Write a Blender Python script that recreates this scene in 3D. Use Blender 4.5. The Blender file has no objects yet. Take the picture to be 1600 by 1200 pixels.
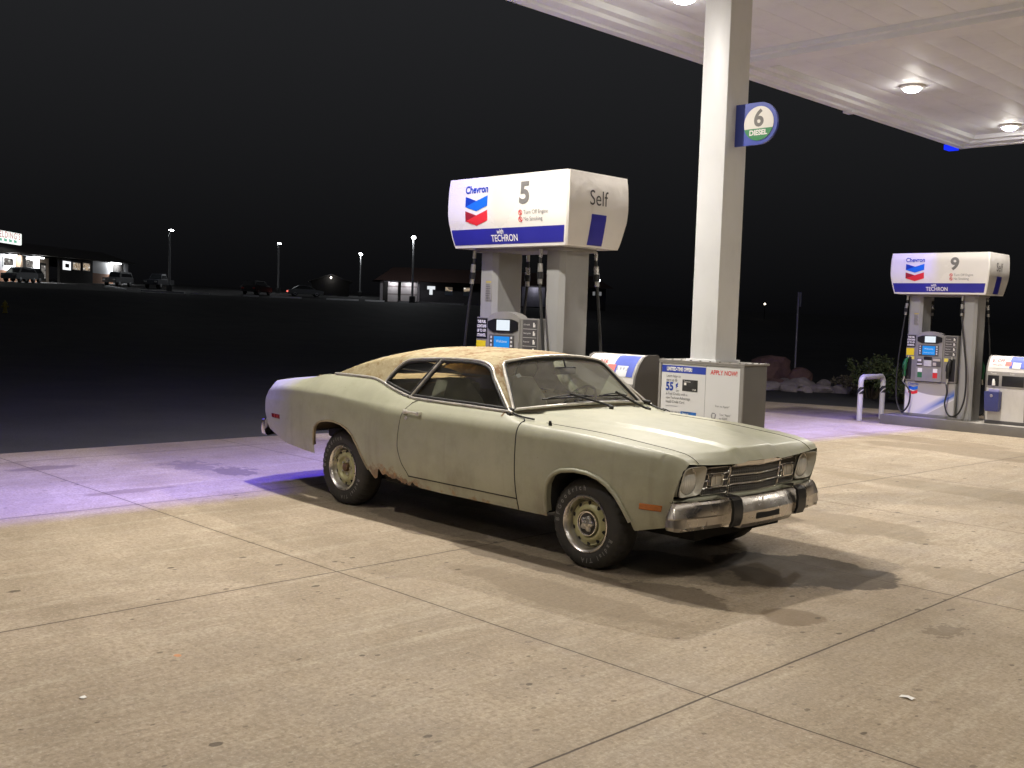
import bpy, bmesh, math, random
import numpy as np
from mathutils import Vector, Matrix
rnd = random.Random(7)
S = bpy.context.scene
COL = S.collection
R = math.radians

# ------------------------------------------------------------------ camera, sky, exposure
cam_d = bpy.data.cameras.new('camera'); cam = bpy.data.objects.new('camera', cam_d); COL.objects.link(cam)
cam_d.sensor_width = 36.0; cam_d.lens = 36.0*1634.4/1600.0
cam_d.clip_start = 0.05; cam_d.clip_end = 2000
_r = Vector((0.7030071, 0.7104368, 0.0325653)); _u = Vector((-0.0701529, 0.0237066, 0.9972545)); _w = Vector((-0.7077143, 0.7033616, -0.0665051))
m4 = Matrix(((_r.x, _u.x, -_w.x, 4.426), (_r.y, _u.y, -_w.y, -5.951), (_r.z, _u.z, -_w.z, 1.644), (0, 0, 0, 1)))
cam.matrix_world = m4
S.camera = cam
S.render.resolution_x = 1024; S.render.resolution_y = 768
S.view_settings.view_transform = 'Standard'; S.view_settings.look = 'None'
S.view_settings.exposure = 0.0; S.view_settings.gamma = 1.0
S.cycles.max_bounces = 8; S.cycles.transparent_max_bounces = 16; S.cycles.caustics_reflective = False; S.cycles.caustics_refractive = False
S.cycles.sample_clamp_indirect = 4.0
try: S.cycles.use_denoising = True; S.cycles.denoising_prefilter = 'ACCURATE'; S.cycles.denoising_input_passes = 'RGB_ALBEDO_NORMAL'
except Exception: pass

W = bpy.data.worlds.new('World'); S.world = W; W.use_nodes = True
wn = W.node_tree; wn.nodes.clear()
_o = wn.nodes.new('ShaderNodeOutputWorld'); _bg = wn.nodes.new('ShaderNodeBackground')
_tc = wn.nodes.new('ShaderNodeTexCoord'); _sx = wn.nodes.new('ShaderNodeSeparateXYZ'); _cr = wn.nodes.new('ShaderNodeValToRGB')
wn.links.new(_tc.outputs['Generated'], _sx.inputs[0]); wn.links.new(_sx.outputs['Z'], _cr.inputs[0])
_cr.color_ramp.elements[0].position = 0.0; _cr.color_ramp.elements[0].color = (0.0022, 0.0022, 0.0026, 1)
_cr.color_ramp.elements[1].position = 0.42; _cr.color_ramp.elements[1].color = (0.024, 0.0245, 0.0265, 1)
wn.links.new(_cr.outputs[0], _bg.inputs[0]); _bg.inputs[1].default_value = 1.0
wn.links.new(_bg.outputs[0], _o.inputs[0])

# ------------------------------------------------------------------ helpers
def lin(r, g, b):
    f = lambda c: (c/255/12.92 if c/255 <= 0.04045 else ((c/255+0.055)/1.055)**2.4)
    return (f(r), f(g), f(b), 1)

def pchip(pts):
    pts = sorted(pts); xs = np.array([p[0] for p in pts], float); ys = np.array([p[1] for p in pts], float)
    h = np.diff(xs); d = np.diff(ys)/h
    m = np.zeros_like(xs)
    if len(xs) > 2:
        for i in range(1, len(xs)-1):
            if d[i-1]*d[i] > 0:
                w1 = 2*h[i]+h[i-1]; w2 = h[i]+2*h[i-1]
                m[i] = (w1+w2)/(w1/d[i-1]+w2/d[i])
    m[0] = d[0]; m[-1] = d[-1]
    def f(x):
        x = np.clip(np.asarray(x, float), xs[0], xs[-1])
        i = np.clip(np.searchsorted(xs, x)-1, 0, len(h)-1)
        t = (x-xs[i])/h[i]
        return ((2*t**3-3*t**2+1)*ys[i]+(t**3-2*t**2+t)*h[i]*m[i]+(-2*t**3+3*t**2)*ys[i+1]+(t**3-t**2)*h[i]*m[i+1])
    return f
def linf(pts):
    xs = [p[0] for p in pts]; ys = [p[1] for p in pts]
    return lambda x: np.interp(x, xs, ys)
def sstep(t):
    t = np.clip(t, 0, 1); return t*t*(3-2*t)

def tag(o, label=None, cat=None, group=None, kind=None):
    if label: o['label'] = label
    if cat: o['category'] = cat
    if group: o['group'] = group
    if kind: o['kind'] = kind
    return o
def thing(name, label, cat, loc=(0, 0, 0), rz=0.0, group=None, scale=1.0):
    o = bpy.data.objects.new(name, None); COL.objects.link(o)
    o.location = loc; o.rotation_euler = (0, 0, rz); o.scale = (scale,)*3
    o.empty_display_size = 0.1
    return tag(o, label, cat, group)
def copy_tree(o, parent=None):
    c = o.copy(); COL.objects.link(c)
    if parent: c.parent = parent
    for ch in list(o.children): copy_tree(ch, c)
    return c

class MB:
    def __init__(s): s.v = []; s.f = []; s.mi = []; s.m = 0
    def add(s, vs, fs):
        b = len(s.v); s.v += [tuple(map(float, p)) for p in vs]
        for f in fs: s.f.append(tuple(b+i for i in f)); s.mi.append(s.m)
        return s
    def box(s, x0, x1, y0, y1, z0, z1, bev=0.0, rot=None, at=None):
        bm = bmesh.new(); bmesh.ops.create_cube(bm, size=1)
        for v in bm.verts: v.co = Vector(((x0+x1)/2+v.co.x*(x1-x0), (y0+y1)/2+v.co.y*(y1-y0), (z0+z1)/2+v.co.z*(z1-z0)))
        if bev: bmesh.ops.bevel(bm, geom=list(bm.edges), offset=bev, segments=2, affect='EDGES', profile=0.6)
        if rot is not None: bmesh.ops.transform(bm, matrix=rot, verts=bm.verts)
        bm.verts.index_update()
        s.add([v.co for v in bm.verts], [[v.index for v in f.verts] for f in bm.faces]); bm.free(); return s
    def tube(s, path, r, seg=8, closed=False, caps=True):
        P = [Vector(p) for p in path]; n = len(P)
        rr = r if hasattr(r, '__len__') else [r]*n
        T = []
        for i in range(n):
            a = P[i-1] if (i > 0 or closed) else P[i]; b = P[(i+1) % n] if (i < n-1 or closed) else P[i]
            t = (b-a); T.append(t.normalized() if t.length > 1e-9 else Vector((0, 0, 1)))
        ref = Vector((0, 0, 1)) if abs(T[0].z) < 0.9 else Vector((1, 0, 0))
        N = (ref-T[0]*ref.dot(T[0])).normalized(); vs = []
        for i in range(n):
            N = (N-T[i]*N.dot(T[i]))
            N = N.normalized() if N.length > 1e-9 else T[i].orthogonal().normalized()
            B = T[i].cross(N)
            for k in range(seg):
                a = 2*math.pi*k/seg
                vs.append(P[i]+N*(math.cos(a)*rr[i])+B*(math.sin(a)*rr[i]))
        fs = []
        for i in range(n if closed else n-1):
            j = (i+1) % n
            for k in range(seg): fs.append((i*seg+k, i*seg+(k+1) % seg, j*seg+(k+1) % seg, j*seg+k))
        if not closed and caps:
            fs.append(tuple(range(seg-1, -1, -1))); fs.append(tuple((n-1)*seg+k for k in range(seg)))
        return s.add(vs, fs)
    def lathe(s, prof, c, axis='y', seg=48, closed=False, cap0=False, cap1=False, rfun=None):
        # prof: list of (radius, along); axis y: circle lies in xz
        vs = []; n = len(prof)
        for i, (r, a) in enumerate(prof):
            for k in range(seg):
                th = 2*math.pi*k/seg
                q = r if rfun is None else rfun(i, k, r)
                cx, cz = q*math.cos(th), q*math.sin(th)
                if axis == 'y': vs.append((c[0]+cx, c[1]+a, c[2]+cz))
                elif axis == 'x': vs.append((c[0]+a, c[1]+cx, c[2]+cz))
                else: vs.append((c[0]+cx, c[1]+cz, c[2]+a))
        fs = []
        for i in range(n if closed else n-1):
            j = (i+1) % n
            for k in range(seg): fs.append((i*seg+k, i*seg+(k+1) % seg, j*seg+(k+1) % seg, j*seg+k))
        if cap0: fs.append(tuple(range(seg-1, -1, -1)))
        if cap1: fs.append(tuple((n-1)*seg+k for k in range(seg)))
        return s.add(vs, fs)
    def grid(s, rows, closed=False):
        n = len(rows); m = len(rows[0]); vs = [p for r_ in rows for p in r_]; fs = []
        for i in range(n-1):
            for k in range(m if closed else m-1):
                l = (k+1) % m
                fs.append((i*m+k, i*m+l, (i+1)*m+l, (i+1)*m+k))
        return s.add(vs, fs)
    def prism(s, poly, d0, d1, fn):
        # poly in 2D extruded between d0 and d1; fn(u,v,d)->xyz
        n = len(poly); vs = [fn(u, v, d0) for u, v in poly]+[fn(u, v, d1) for u, v in poly]
        fs = [tuple(range(n-1, -1, -1)), tuple(range(n, 2*n))]+[(k, (k+1) % n, n+(k+1) % n, n+k) for k in range(n)]
        return s.add(vs, fs)
    def build(s, name, mats, parent=None, smooth=True, angle=38, loc=None):
        me = bpy.data.meshes.new(name); me.from_pydata(s.v, [], s.f)
        mats = mats if isinstance(mats, (list, tuple)) else [mats]
        for mt in mats: me.materials.append(mt)
        me.polygons.foreach_set('material_index', s.mi)
        bm = bmesh.new(); bm.from_mesh(me); bmesh.ops.recalc_face_normals(bm, faces=bm.faces)
        if smooth:
            for f in bm.faces: f.smooth = True
            for e in bm.edges:
                if len(e.link_faces) != 2 or e.calc_face_angle(0) > R(angle): e.smooth = False
        bm.to_mesh(me); bm.free(); me.update()
        o = bpy.data.objects.new(name, me); COL.objects.link(o)
        if parent: o.parent = parent
        if loc: o.location = loc
        return o

def text_geo(body, size, align='CENTER', bold=0.0, sx=1.0, spacing=1.0):
    c = bpy.data.curves.new('t', 'FONT'); c.body = body; c.size = size; c.align_x = align; c.align_y = 'CENTER'
    c.fill_mode = 'FRONT'; c.offset = bold; c.space_character = spacing; c.resolution_u = 4
    o = bpy.data.objects.new('t', c); COL.objects.link(o)
    dg = bpy.context.evaluated_depsgraph_get(); dg.update()
    me = bpy.data.meshes.new_from_object(o.evaluated_get(dg))
    vs = [(v.co.x*sx, v.co.y) for v in me.vertices]; fs = [tuple(p.vertices) for p in me.polygons]
    bpy.data.objects.remove(o); bpy.data.curves.remove(c); bpy.data.meshes.remove(me)
    return vs, fs
def put_text(mb, body, size, fn, align='CENTER', bold=0.0, sx=1.0, spacing=1.0):
    """fn(u,v)->xyz for text plane coordinates"""
    vs, fs = text_geo(body, size, align, bold, sx, spacing)
    mb.add([fn(u, v) for u, v in vs], fs); return mb
def resample(path, step, closed=False):
    P = [Vector(p) for p in path]
    if closed: P.append(P[0].copy())
    out = [P[0]]
    for a, b in zip(P, P[1:]):
        n = max(1, int((b-a).length/step))
        for k in range(1, n+1): out.append(a.lerp(b, k/n))
    if closed: out.pop()
    return out
def smoothpath(path, n=8, closed=False):
    P = [Vector(p) for p in path]; N = len(P); out = []
    rng = range(N) if closed else range(N-1)
    for i in rng:
        p0 = P[(i-1) % N] if (closed or i > 0) else P[0]; p1 = P[i]; p2 = P[(i+1) % N]; p3 = P[(i+2) % N] if (closed or i < N-2) else P[-1]
        for k in range(n):
            t = k/n
            out.append(0.5*((2*p1)+(p2-p0)*t+(2*p0-5*p1+4*p2-p3)*t*t+(3*p1-p0-3*p2+p3)*t**3))
    if not closed: out.append(P[-1])
    return out
def inpoly(x, y, poly):
    c = False; n = len(poly); j = n-1
    for i in range(n):
        xi, yi = poly[i]; xj, yj = poly[j]
        if (yi > y) != (yj > y) and x < (xj-xi)*(y-yi)/(yj-yi)+xi: c = not c
        j = i
    return c

# ------------------------------------------------------------------ materials
class NT:
    def __init__(s, name):
        s.mat = bpy.data.materials.new(name); s.mat.use_nodes = True; s.t = s.mat.node_tree; s.t.nodes.clear()
        s.out = s.n('ShaderNodeOutputMaterial'); s._tc = None
    def n(s, typ, **kw):
        nd = s.t.nodes.new(typ)
        for k, v in kw.items():
            if hasattr(nd, k): setattr(nd, k, v)
        return nd
    def l(s, a, b): s.t.links.new(a, b)
    def co(s, which='Object'):
        if s._tc is None: s._tc = s.n('ShaderNodeTexCoord')
        return s._tc.outputs[which]
    def val(s, x, sock):
        if isinstance(x, (int, float)): sock.default_value = x
        elif isinstance(x, (tuple, list)): sock.default_value = tuple(x) if len(sock.default_value) == len(x) else tuple(x)[:len(sock.default_value)]
        else: s.l(x, sock)
    def math(s, op, a, b=None, c=None, clamp=False):
        nd = s.n('ShaderNodeMath'); nd.operation = op; nd.use_clamp = clamp
        s.val(a, nd.inputs[0])
        if b is not None: s.val(b, nd.inputs[1])
        if c is not None: s.val(c, nd.inputs[2])
        return nd.outputs[0]
    def noise(s, scale, detail=4, rough=0.55, vec=None, stretch=None, dist=0.0, off=None):
        nd = s.n('ShaderNodeTexNoise'); nd.inputs['Scale'].default_value = scale; nd.inputs['Detail'].default_value = detail
        nd.inputs['Roughness'].default_value = rough; nd.inputs['Distortion'].default_value = dist
        v = vec if vec is not None else s.co()
        if stretch or off:
            mp = s.n('ShaderNodeMapping'); s.l(v, mp.inputs[0]); 
            if stretch: mp.inputs['Scale'].default_value = stretch
            if off: mp.inputs['Location'].default_value = off
            v = mp.outputs[0]
        s.l(v, nd.inputs['Vector']); return nd.outputs[0]
    def voro(s, scale, feature='F1', vec=None, rand=1.0):
        nd = s.n('ShaderNodeTexVoronoi'); nd.feature = feature; nd.inputs['Scale'].default_value = scale; nd.inputs['Randomness'].default_value = rand
        s.l(vec if vec is not None else s.co(), nd.inputs['Vector']); return nd
    def ramp(s, fac, stops):
        nd = s.n('ShaderNodeValToRGB'); e = nd.color_ramp.elements
        while len(e) < len(stops): e.new(0.5)
        for el, (p, c) in zip(e, stops):
            el.position = p; el.color = c if len(c) == 4 else (*c, 1)
        s.l(fac, nd.inputs[0]); return nd.outputs[0]
    def mrange(s, x, a, b, c=0.0, d=1.0, smooth=False):
        nd = s.n('ShaderNodeMapRange'); nd.clamp = True
        if smooth: nd.interpolation_type = 'SMOOTHSTEP'
        s.val(x, nd.inputs[0])
        for i, v in enumerate((a, b, c, d)): nd.inputs[i+1].default_value = v
        return nd.outputs[0]
    def mix(s, f, a, b, mode='MIX'):
        nd = s.n('ShaderNodeMix'); nd.data_type = 'RGBA'; nd.blend_type = mode
        s.val(f, nd.inputs[0])
        for x, i in ((a, 6), (b, 7)):
            if isinstance(x, (tuple, list)): nd.inputs[i].default_value = (*x[:3], 1)
            else: s.l(x, nd.inputs[i])
        return nd.outputs[2]
    def sep(s, v):
        nd = s.n('ShaderNodeSeparateXYZ'); s.l(v, nd.inputs[0]); return nd.outputs
    def bump(s, h, strength=0.3, dist=0.01):
        nd = s.n('ShaderNodeBump'); nd.inputs['Strength'].default_value = strength; nd.inputs['Distance'].default_value = dist
        s.l(h, nd.inputs['Height']); return nd.outputs[0]
    def pbr(s, col, rough=0.5, metal=0.0, spec=0.5, normal=None, coat=0.0, emit=None, estr=0.0, alpha=None, coat_rough=0.1):
        b = s.n('ShaderNodeBsdfPrincipled')
        s.val(col if not isinstance(col, tuple) else (*col[:3], 1), b.inputs['Base Color']); s.val(rough, b.inputs['Roughness']); s.val(metal, b.inputs['Metallic'])
        s.val(spec, b.inputs['Specular IOR Level'])
        if coat: b.inputs['Coat Weight'].default_value = coat; b.inputs['Coat Roughness'].default_value = coat_rough
        if normal is not None: s.l(normal, b.inputs['Normal'])
        if emit is not None:
            s.val(emit if not isinstance(emit, tuple) else (*emit[:3], 1), b.inputs['Emission Color']); b.inputs['Emission Strength'].default_value = estr
        return b.outputs[0]
    def done(s, sh): s.l(sh, s.out.inputs[0]); return s.mat

_mc = {}
def M(name, col, rough=0.5, metal=0.0, var=0.12, vs=6.0, bump=0.0, bs=60.0, emit=None, estr=0.0, spec=0.5, coat=0.0, dirt=0.0):
    if name in _mc: return _mc[name]
    t = NT(name); c = col[:3]
    n1 = t.noise(vs, 5, 0.6)
    lo = tuple(x*(1-var) for x in c); hi = tuple(min(1, x*(1+var)) for x in c)
    cc = t.mix(t.mrange(n1, 0.3, 0.7), lo, hi)
    if dirt:
        n2 = t.noise(vs*2.3, 6, 0.7, stretch=(1, 1, 0.35))
        cc = t.mix(t.mrange(n2, 0.52, 0.75, 0, dirt), cc, (0.09, 0.075, 0.055))
    nb = t.bump(t.noise(bs, 3), bump, 0.004) if bump else None
    rr = t.mrange(n1, 0.25, 0.75, max(0.02, rough*0.85), min(1, rough*1.15))
    _mc[name] = t.done(t.pbr(cc, rr, metal, spec, nb, coat, emit, estr)); return _mc[name]

def emis(name, col, st):
    if name in _mc: return _mc[name]
    t = NT(name); n1 = t.noise(3.0, 2)
    e = t.n('ShaderNodeEmission'); t.l(t.mix(t.mrange(n1, 0.3, 0.7), tuple(x*0.95 for x in col[:3]), col[:3]), e.inputs[0]); e.inputs[1].default_value = st
    _mc[name] = t.done(e.outputs[0]); return _mc[name]

# ------------------------------------------------------------------ ground materials
def concrete_mat():
    t = NT('stained concrete'); co = t.co(); X, Y, Z = t.sep(co)
    n_big = t.noise(0.35, 4, 0.55); n_mid = t.noise(2.2, 6, 0.65); n_fine = t.noise(38, 4, 0.7); n_br = t.noise(9, 5, 0.6, stretch=(3.2, 0.28, 1))
    n_br2 = t.noise(3.0, 4, 0.6, stretch=(2.6, 0.22, 1), off=(3, 1, 0))
    c = t.mix(t.mrange(n_mid, 0.28, 0.72), (0.335, 0.264, 0.190), (0.515, 0.418, 0.312))
    c = t.mix(t.mrange(n_big, 0.35, 0.65, 0, 0.55), c, (0.355, 0.29, 0.20))
    c = t.mix(t.mrange(n_br, 0.45, 0.75, 0, 0.42), c, (0.24, 0.19, 0.128))
    c = t.mix(t.mrange(t.noise(0.9, 6, 0.66, off=(11, 4, 0)), 0.50, 0.60, 0, 0.42), c, (0.245, 0.188, 0.125))
    c = t.mix(t.mrange(t.noise(1.7, 7, 0.7, off=(1, 14, 0), dist=0.6), 0.56, 0.63, 0, 0.40), c, (0.23, 0.18, 0.12))
    c = t.mix(t.mrange(t.noise(0.6, 6, 0.6, off=(8, 21, 0)), 0.52, 0.64, 0, 0.40), c, (0.60, 0.505, 0.39))
    c = t.mix(t.mrange(n_br2, 0.52, 0.72, 0, 0.6), c, (0.54, 0.47, 0.355))
    c = t.mix(t.mrange(n_fine, 0.44, 0.66, 0, 0.62), c, (0.18, 0.14, 0.095))
    c = t.mix(t.mrange(t.noise(24, 4, 0.7, stretch=(2.6, 0.3, 1), off=(4, 4, 0)), 0.50, 0.68, 0, 0.5), c, (0.23, 0.18, 0.12))
    c = t.mix(t.mrange(t.noise(60, 3, 0.7, off=(7, 3, 0)), 0.52, 0.75, 0, 0.6), c, (0.62, 0.55, 0.44))
    c = t.mix(t.mrange(t.noise(13, 5, 0.7, off=(2, 9, 0)), 0.50, 0.70, 0, 0.45), c, (0.25, 0.20, 0.135))
    # slab to slab tone
    sx = t.math('FLOOR', t.math('DIVIDE', t.math('ADD', X, 0.88), 2.78)); sy = t.math('FLOOR', t.math('DIVIDE', t.math('ADD', Y, 2.15), 2.64))
    wn_ = t.n('ShaderNodeTexWhiteNoise'); wn_.noise_dimensions = '2D'
    cb = t.n('ShaderNodeCombineXYZ'); t.l(sx, cb.inputs[0]); t.l(sy, cb.inputs[1]); t.l(cb.outputs[0], wn_.inputs['Vector'])
    c = t.mix(t.mrange(wn_.outputs[0], 0, 1, 0, 0.16), c, (0.25, 0.20, 0.13))
    # greasy worn lane between the islands
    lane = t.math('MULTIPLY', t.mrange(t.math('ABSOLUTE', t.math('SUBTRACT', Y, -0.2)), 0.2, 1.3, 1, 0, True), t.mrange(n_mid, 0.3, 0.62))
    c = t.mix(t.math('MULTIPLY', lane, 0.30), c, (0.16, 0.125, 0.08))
    # stains with their own outline
    def stain(cx, cy, rx, ry, col, amt, warp=0.55, ws=2.6, edge=(0.80, 1.0)):
        nonlocal c
        dx = t.math('DIVIDE', t.math('SUBTRACT', X, cx), rx); dy = t.math('DIVIDE', t.math('SUBTRACT', Y, cy), ry)
        d = t.math('SQRT', t.math('ADD', t.math('MULTIPLY', dx, dx), t.math('MULTIPLY', dy, dy)))
        nn = t.noise(ws/max(rx, ry)*0.5, 5, 0.6, off=(cx*3, cy*5, 0))
        d = t.math('ADD', d, t.math('MULTIPLY', t.math('SUBTRACT', nn, 0.5), warp*2))
        c = t.mix(t.mrange(d, edge[0], edge[1], amt, 0, True), c, col)
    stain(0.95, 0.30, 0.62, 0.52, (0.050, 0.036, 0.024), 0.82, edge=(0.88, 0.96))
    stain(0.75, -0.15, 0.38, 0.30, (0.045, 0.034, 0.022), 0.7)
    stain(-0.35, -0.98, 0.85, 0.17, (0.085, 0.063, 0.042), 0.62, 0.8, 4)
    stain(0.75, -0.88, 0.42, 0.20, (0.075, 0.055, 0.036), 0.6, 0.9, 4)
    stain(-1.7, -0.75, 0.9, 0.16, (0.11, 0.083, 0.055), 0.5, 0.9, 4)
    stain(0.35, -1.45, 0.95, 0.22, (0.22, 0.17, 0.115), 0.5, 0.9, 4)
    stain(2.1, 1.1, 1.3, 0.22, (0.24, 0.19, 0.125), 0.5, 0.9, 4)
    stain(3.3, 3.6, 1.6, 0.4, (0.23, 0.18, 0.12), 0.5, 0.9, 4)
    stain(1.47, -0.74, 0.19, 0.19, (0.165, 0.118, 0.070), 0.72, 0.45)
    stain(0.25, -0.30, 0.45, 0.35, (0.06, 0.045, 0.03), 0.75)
    stain(-4.78, -0.62, 0.36, 0.26, (0.15, 0.115, 0.10), 0.75, 0.9, 5.5, (0.7, 0.8))
    stain(-5.32, -0.80, 0.52, 0.40, (0.17, 0.13, 0.11), 0.62, 1.5, 8.0, (0.55, 0.66))
    stain(-5.95, -2.05, 0.16, 0.34, (0.19, 0.145, 0.12), 0.75, 0.6)
    stain(-4.30, -1.95, 0.10, 0.40, (0.19, 0.14, 0.10), 0.6, 0.9)
    stain(-2.4, 0.3, 1.0, 0.35, (0.10, 0.075, 0.05), 0.6)
    stain(2.4, 2.3, 0.8, 0.5, (0.22, 0.17, 0.10), 0.5, 0.9, 3)
    stain(-0.2, 9.3, 2.8, 0.8, (0.16, 0.12, 0.075), 0.55, 0.7, 3)
    stain(-2.6, 10.3, 1.6, 0.55, (0.18, 0.135, 0.085), 0.5, 0.7, 3)
    stain(0.6, 5.2, 2.4, 0.5, (0.20, 0.155, 0.095), 0.5, 0.8, 3)
    stain(0.2, 2.2, 0.9, 0.45, (0.19, 0.145, 0.09), 0.55, 0.8, 3)
    stain(2.95, 0.1, 0.12, 0.22, (0.20, 0.155, 0.095), 0.5, 1.2, 7, (0.6, 0.75))
    stain(2.15, -0.3, 0.12, 0.22, (0.16, 0.12, 0.075), 0.6, 1.2, 7, (0.6, 0.75))
    stain(-0.05, -3.65, 0.025, 0.018, (0.60, 0.24, 0.08), 0.7)
    # drips: round spots of two sizes
    nearcar = t.math('MULTIPLY', t.mrange(t.math('ABSOLUTE', t.math('ADD', Y, 0.45)), 0.4, 1.2, 1, 0), t.mrange(X, -2.2, -0.6))
    clump = t.mrange(t.noise(0.55, 3, 0.5, off=(5, 5, 0)), 0.46, 0.58)
    for sc, th, am, seed, zone in ((2.3, 0.080, 0.85, 0.0, None), (3.4, 0.095, 0.8, 21.0, None), (6.5, 0.12, 0.65, 31.0, None), (5.2, 0.15, 0.8, 5.0, clump), (9.5, 0.16, 0.6, 3.0, clump), (4.2, 0.17, 0.8, 12.0, nearcar), (8.0, 0.20, 0.75, 17.0, nearcar), (15.0, 0.2, 0.5, 8.0, clump)):
        mp = t.n('ShaderNodeMapping'); mp.inputs['Location'].default_value = (seed, seed*2, 0); mp.inputs['Scale'].default_value = (1.25, 0.8, 0.0); t.l(co, mp.inputs[0])
        vo = t.voro(sc, 'F1', mp.outputs[0])
        keep = t.mrange(t.sep(vo.outputs['Color'])[0], 0.30, 0.35)
        rad = t.math('MULTIPLY', t.sep(vo.outputs['Color'])[1], th)
        dd = t.math('ADD', vo.outputs['Distance'], t.math('MULTIPLY', t.math('SUBTRACT', t.noise(11, 4, 0.6), 0.5), 0.16))
        spot = t.math('MULTIPLY', t.mrange(t.math('SUBTRACT', rad, dd), 0.0, 0.016, 0, 1), keep)
        if zone is not None: spot = t.math('MULTIPLY', spot, zone)
        c = t.mix(t.math('MULTIPLY', spot, am), c, (0.080, 0.060, 0.040))
    # saw-cut joints
    def joint(v, off, per, wid):
        wob = t.math('MULTIPLY', t.math('SUBTRACT', t.noise(1.2, 3), 0.5), 0.015)
        f = t.math('FRACT', t.math('DIVIDE', t.math('ADD', t.math('ADD', v, wob), -off+per/2+50*per), per))
        return t.mrange(t.math('ABSOLUTE', t.math('SUBTRACT', f, 0.5)), wid*0.45/per, wid*0.8/per, 1, 0)
    j = t.math('MAXIMUM', joint(X, -0.90, 2.78, 0.0095), joint(Y, -2.15, 2.64, 0.0075))
    halo = t.math('MAXIMUM', joint(X, -0.90, 2.78, 0.06), joint(Y, -2.15, 2.64, 0.05))
    c = t.mix(t.math('MULTIPLY', halo, 0.10), c, (0.16, 0.12, 0.08))
    c = t.mix(t.math('MULTIPLY', j, 0.9), c, (0.055, 0.038, 0.026))
    h = t.math('ADD', t.math('MULTIPLY', n_fine, 0.35), t.math('SUBTRACT', t.math('MULTIPLY', n_mid, 0.6), t.math('MULTIPLY', j, 1.2)))
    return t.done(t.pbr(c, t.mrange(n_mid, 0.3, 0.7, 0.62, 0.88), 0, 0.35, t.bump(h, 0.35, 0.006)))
def asphalt_mat():
    t = NT('asphalt'); n1 = t.noise(0.5, 5, 0.6); n2 = t.noise(55, 3, 0.7); n3 = t.noise(6, 5, 0.6)
    c = t.mix(t.mrange(n1, 0.3, 0.7), (0.030, 0.030, 0.032), (0.055, 0.053, 0.052))
    c = t.mix(t.mrange(n2, 0.45, 0.75, 0, 0.6), c, (0.09, 0.088, 0.085))
    c = t.mix(t.mrange(n3, 0.55, 0.8, 0, 0.4), c, (0.02, 0.02, 0.02))
    return t.done(t.pbr(c, 0.85, 0, 0.3, t.bump(n2, 0.5, 0.006)))
MAT_CONC = concrete_mat(); MAT_ASPH = asphalt_mat()

def gz(y): return -0.0148*(min(max(y, 0.95), 14.5)-0.95)
_hill = pchip([(-320, 8.0), (-160, 4.7), (-134, 4.0), (-123, 3.72), (-113, 3.5), (-104, 3.0), (-95, 2.82), (-78, 2.62), (-70, 1.7), (-55, 0.5), (-40, 0.1), (-25, 0), (60, 0)])
_hilly = pchip([(-400, 0), (20, 0), (30, 0.15), (60, 0.9), (400, 3)])
def ground_z(x, y):
    return gz(y)+float(_hill(x))+float(_hilly(y))*float(sstep((x+60)/40.0))

xs = [-320, -250, -200, -160, -145, -134, -128, -123, -118, -113, -108, -104, -100, -95, -90, -86, -82, -78, -74, -70, -65, -60, -55, -48, -40, -30, -25, -18, -12, -9, -6, -3, 0, 5, 12, 25, 60]
ys = [-200, -120, -60, -30, -15, -5, 0.95, 5, 10, 14.5, 18, 20, 25, 30, 37, 45, 52, 60, 75, 100, 150, 250, 400]
g = MB(); g.grid([[(x, y, ground_z(x, y)-0.004) for y in ys] for x in xs])
tag(g.build('ground', MAT_ASPH), kind='structure')
# concrete apron: one sheet with a subdivided outline
g = MB()
def apron_x0(y): return float(np.interp(y, [-30, 8.0, 15.5, 16.4, 17.2], [-7.12, -7.12, -8.75, -6.1, -3.9]))
ya = [-30, -15, -8, -4, -2, 0, 0.95, 2, 4, 6, 8, 10, 12, 13.6, 14.5, 15.5, 16.4, 17.2]
g.grid([[(apron_x0(y)+(26-apron_x0(y))*k/12, y, gz(y)+0.001) for k in range(13)] for y in ya])
tag(g.build('concrete_pavement', MAT_CONC), kind='structure')

# ------------------------------------------------------------------ fuel canopy with its lamps
WHITE_METAL = M('canopy white metal', (0.80, 0.82, 0.85), 0.65, 0, 0.05, 1.2, dirt=0.10)
WHITE_TRIM = M('canopy trim', (0.80, 0.82, 0.85), 0.6, 0, 0.05, 2.0)
COLUMN_M = M('column paint', (0.76, 0.765, 0.765), 0.4, 0, 0.05, 1.5, bump=0.02, dirt=0.12)
LAMP_COL = (1.0, 0.945, 0.865)
canopy = thing('fuel_canopy', 'large flat white petrol station canopy with recessed lamps over the coupe and pumps', 'canopy', (2.0, 4.0, 5.0))
def cp(v): return v   # geometry below is in world coordinates; parts get the inverse offset
def attach(o, parent):
    o.parent = parent; o.location = (-parent.location[0], -parent.location[1], -parent.location[2]); return o
CX0, CX1, CY0, CY1 = -3.85, 13.0, -14.0, 13.9
ZL, ZD = 5.0, 5.16
d = MB(); xx = CX0+0.42
dk = MB(); n = 0
x = CX0+0.40
while x < CX1-0.4:          # deck pans run along y with a shallow seam between them
    x2 = min(x+0.405, CX1-0.4)
    dk.box(x+0.0012, x2-0.0012, CY0+0.4, CY1-0.4, ZD, ZD+0.05, 0.004)
    x = x2
dk.box(CX0+0.38, CX1-0.38, CY0+0.38, CY1-0.38, ZD+0.03, ZD+0.10)
attach(dk.build('ceiling_deck', WHITE_METAL), canopy)
f = MB()
def ring(o, i, z0, z1):
    f.box(CX0+o, CX0+i, CY0+o, CY1-o, z0, z1, 0.006); f.box(CX1-i, CX1-o, CY0+o, CY1-o, z0, z1, 0.006)
    f.box(CX0+i, CX1-i, CY1-i, CY1-o, z0, z1, 0.006); f.box(CX0+i, CX1-i, CY0+o, CY0+i, z0, z1, 0.006)
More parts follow.
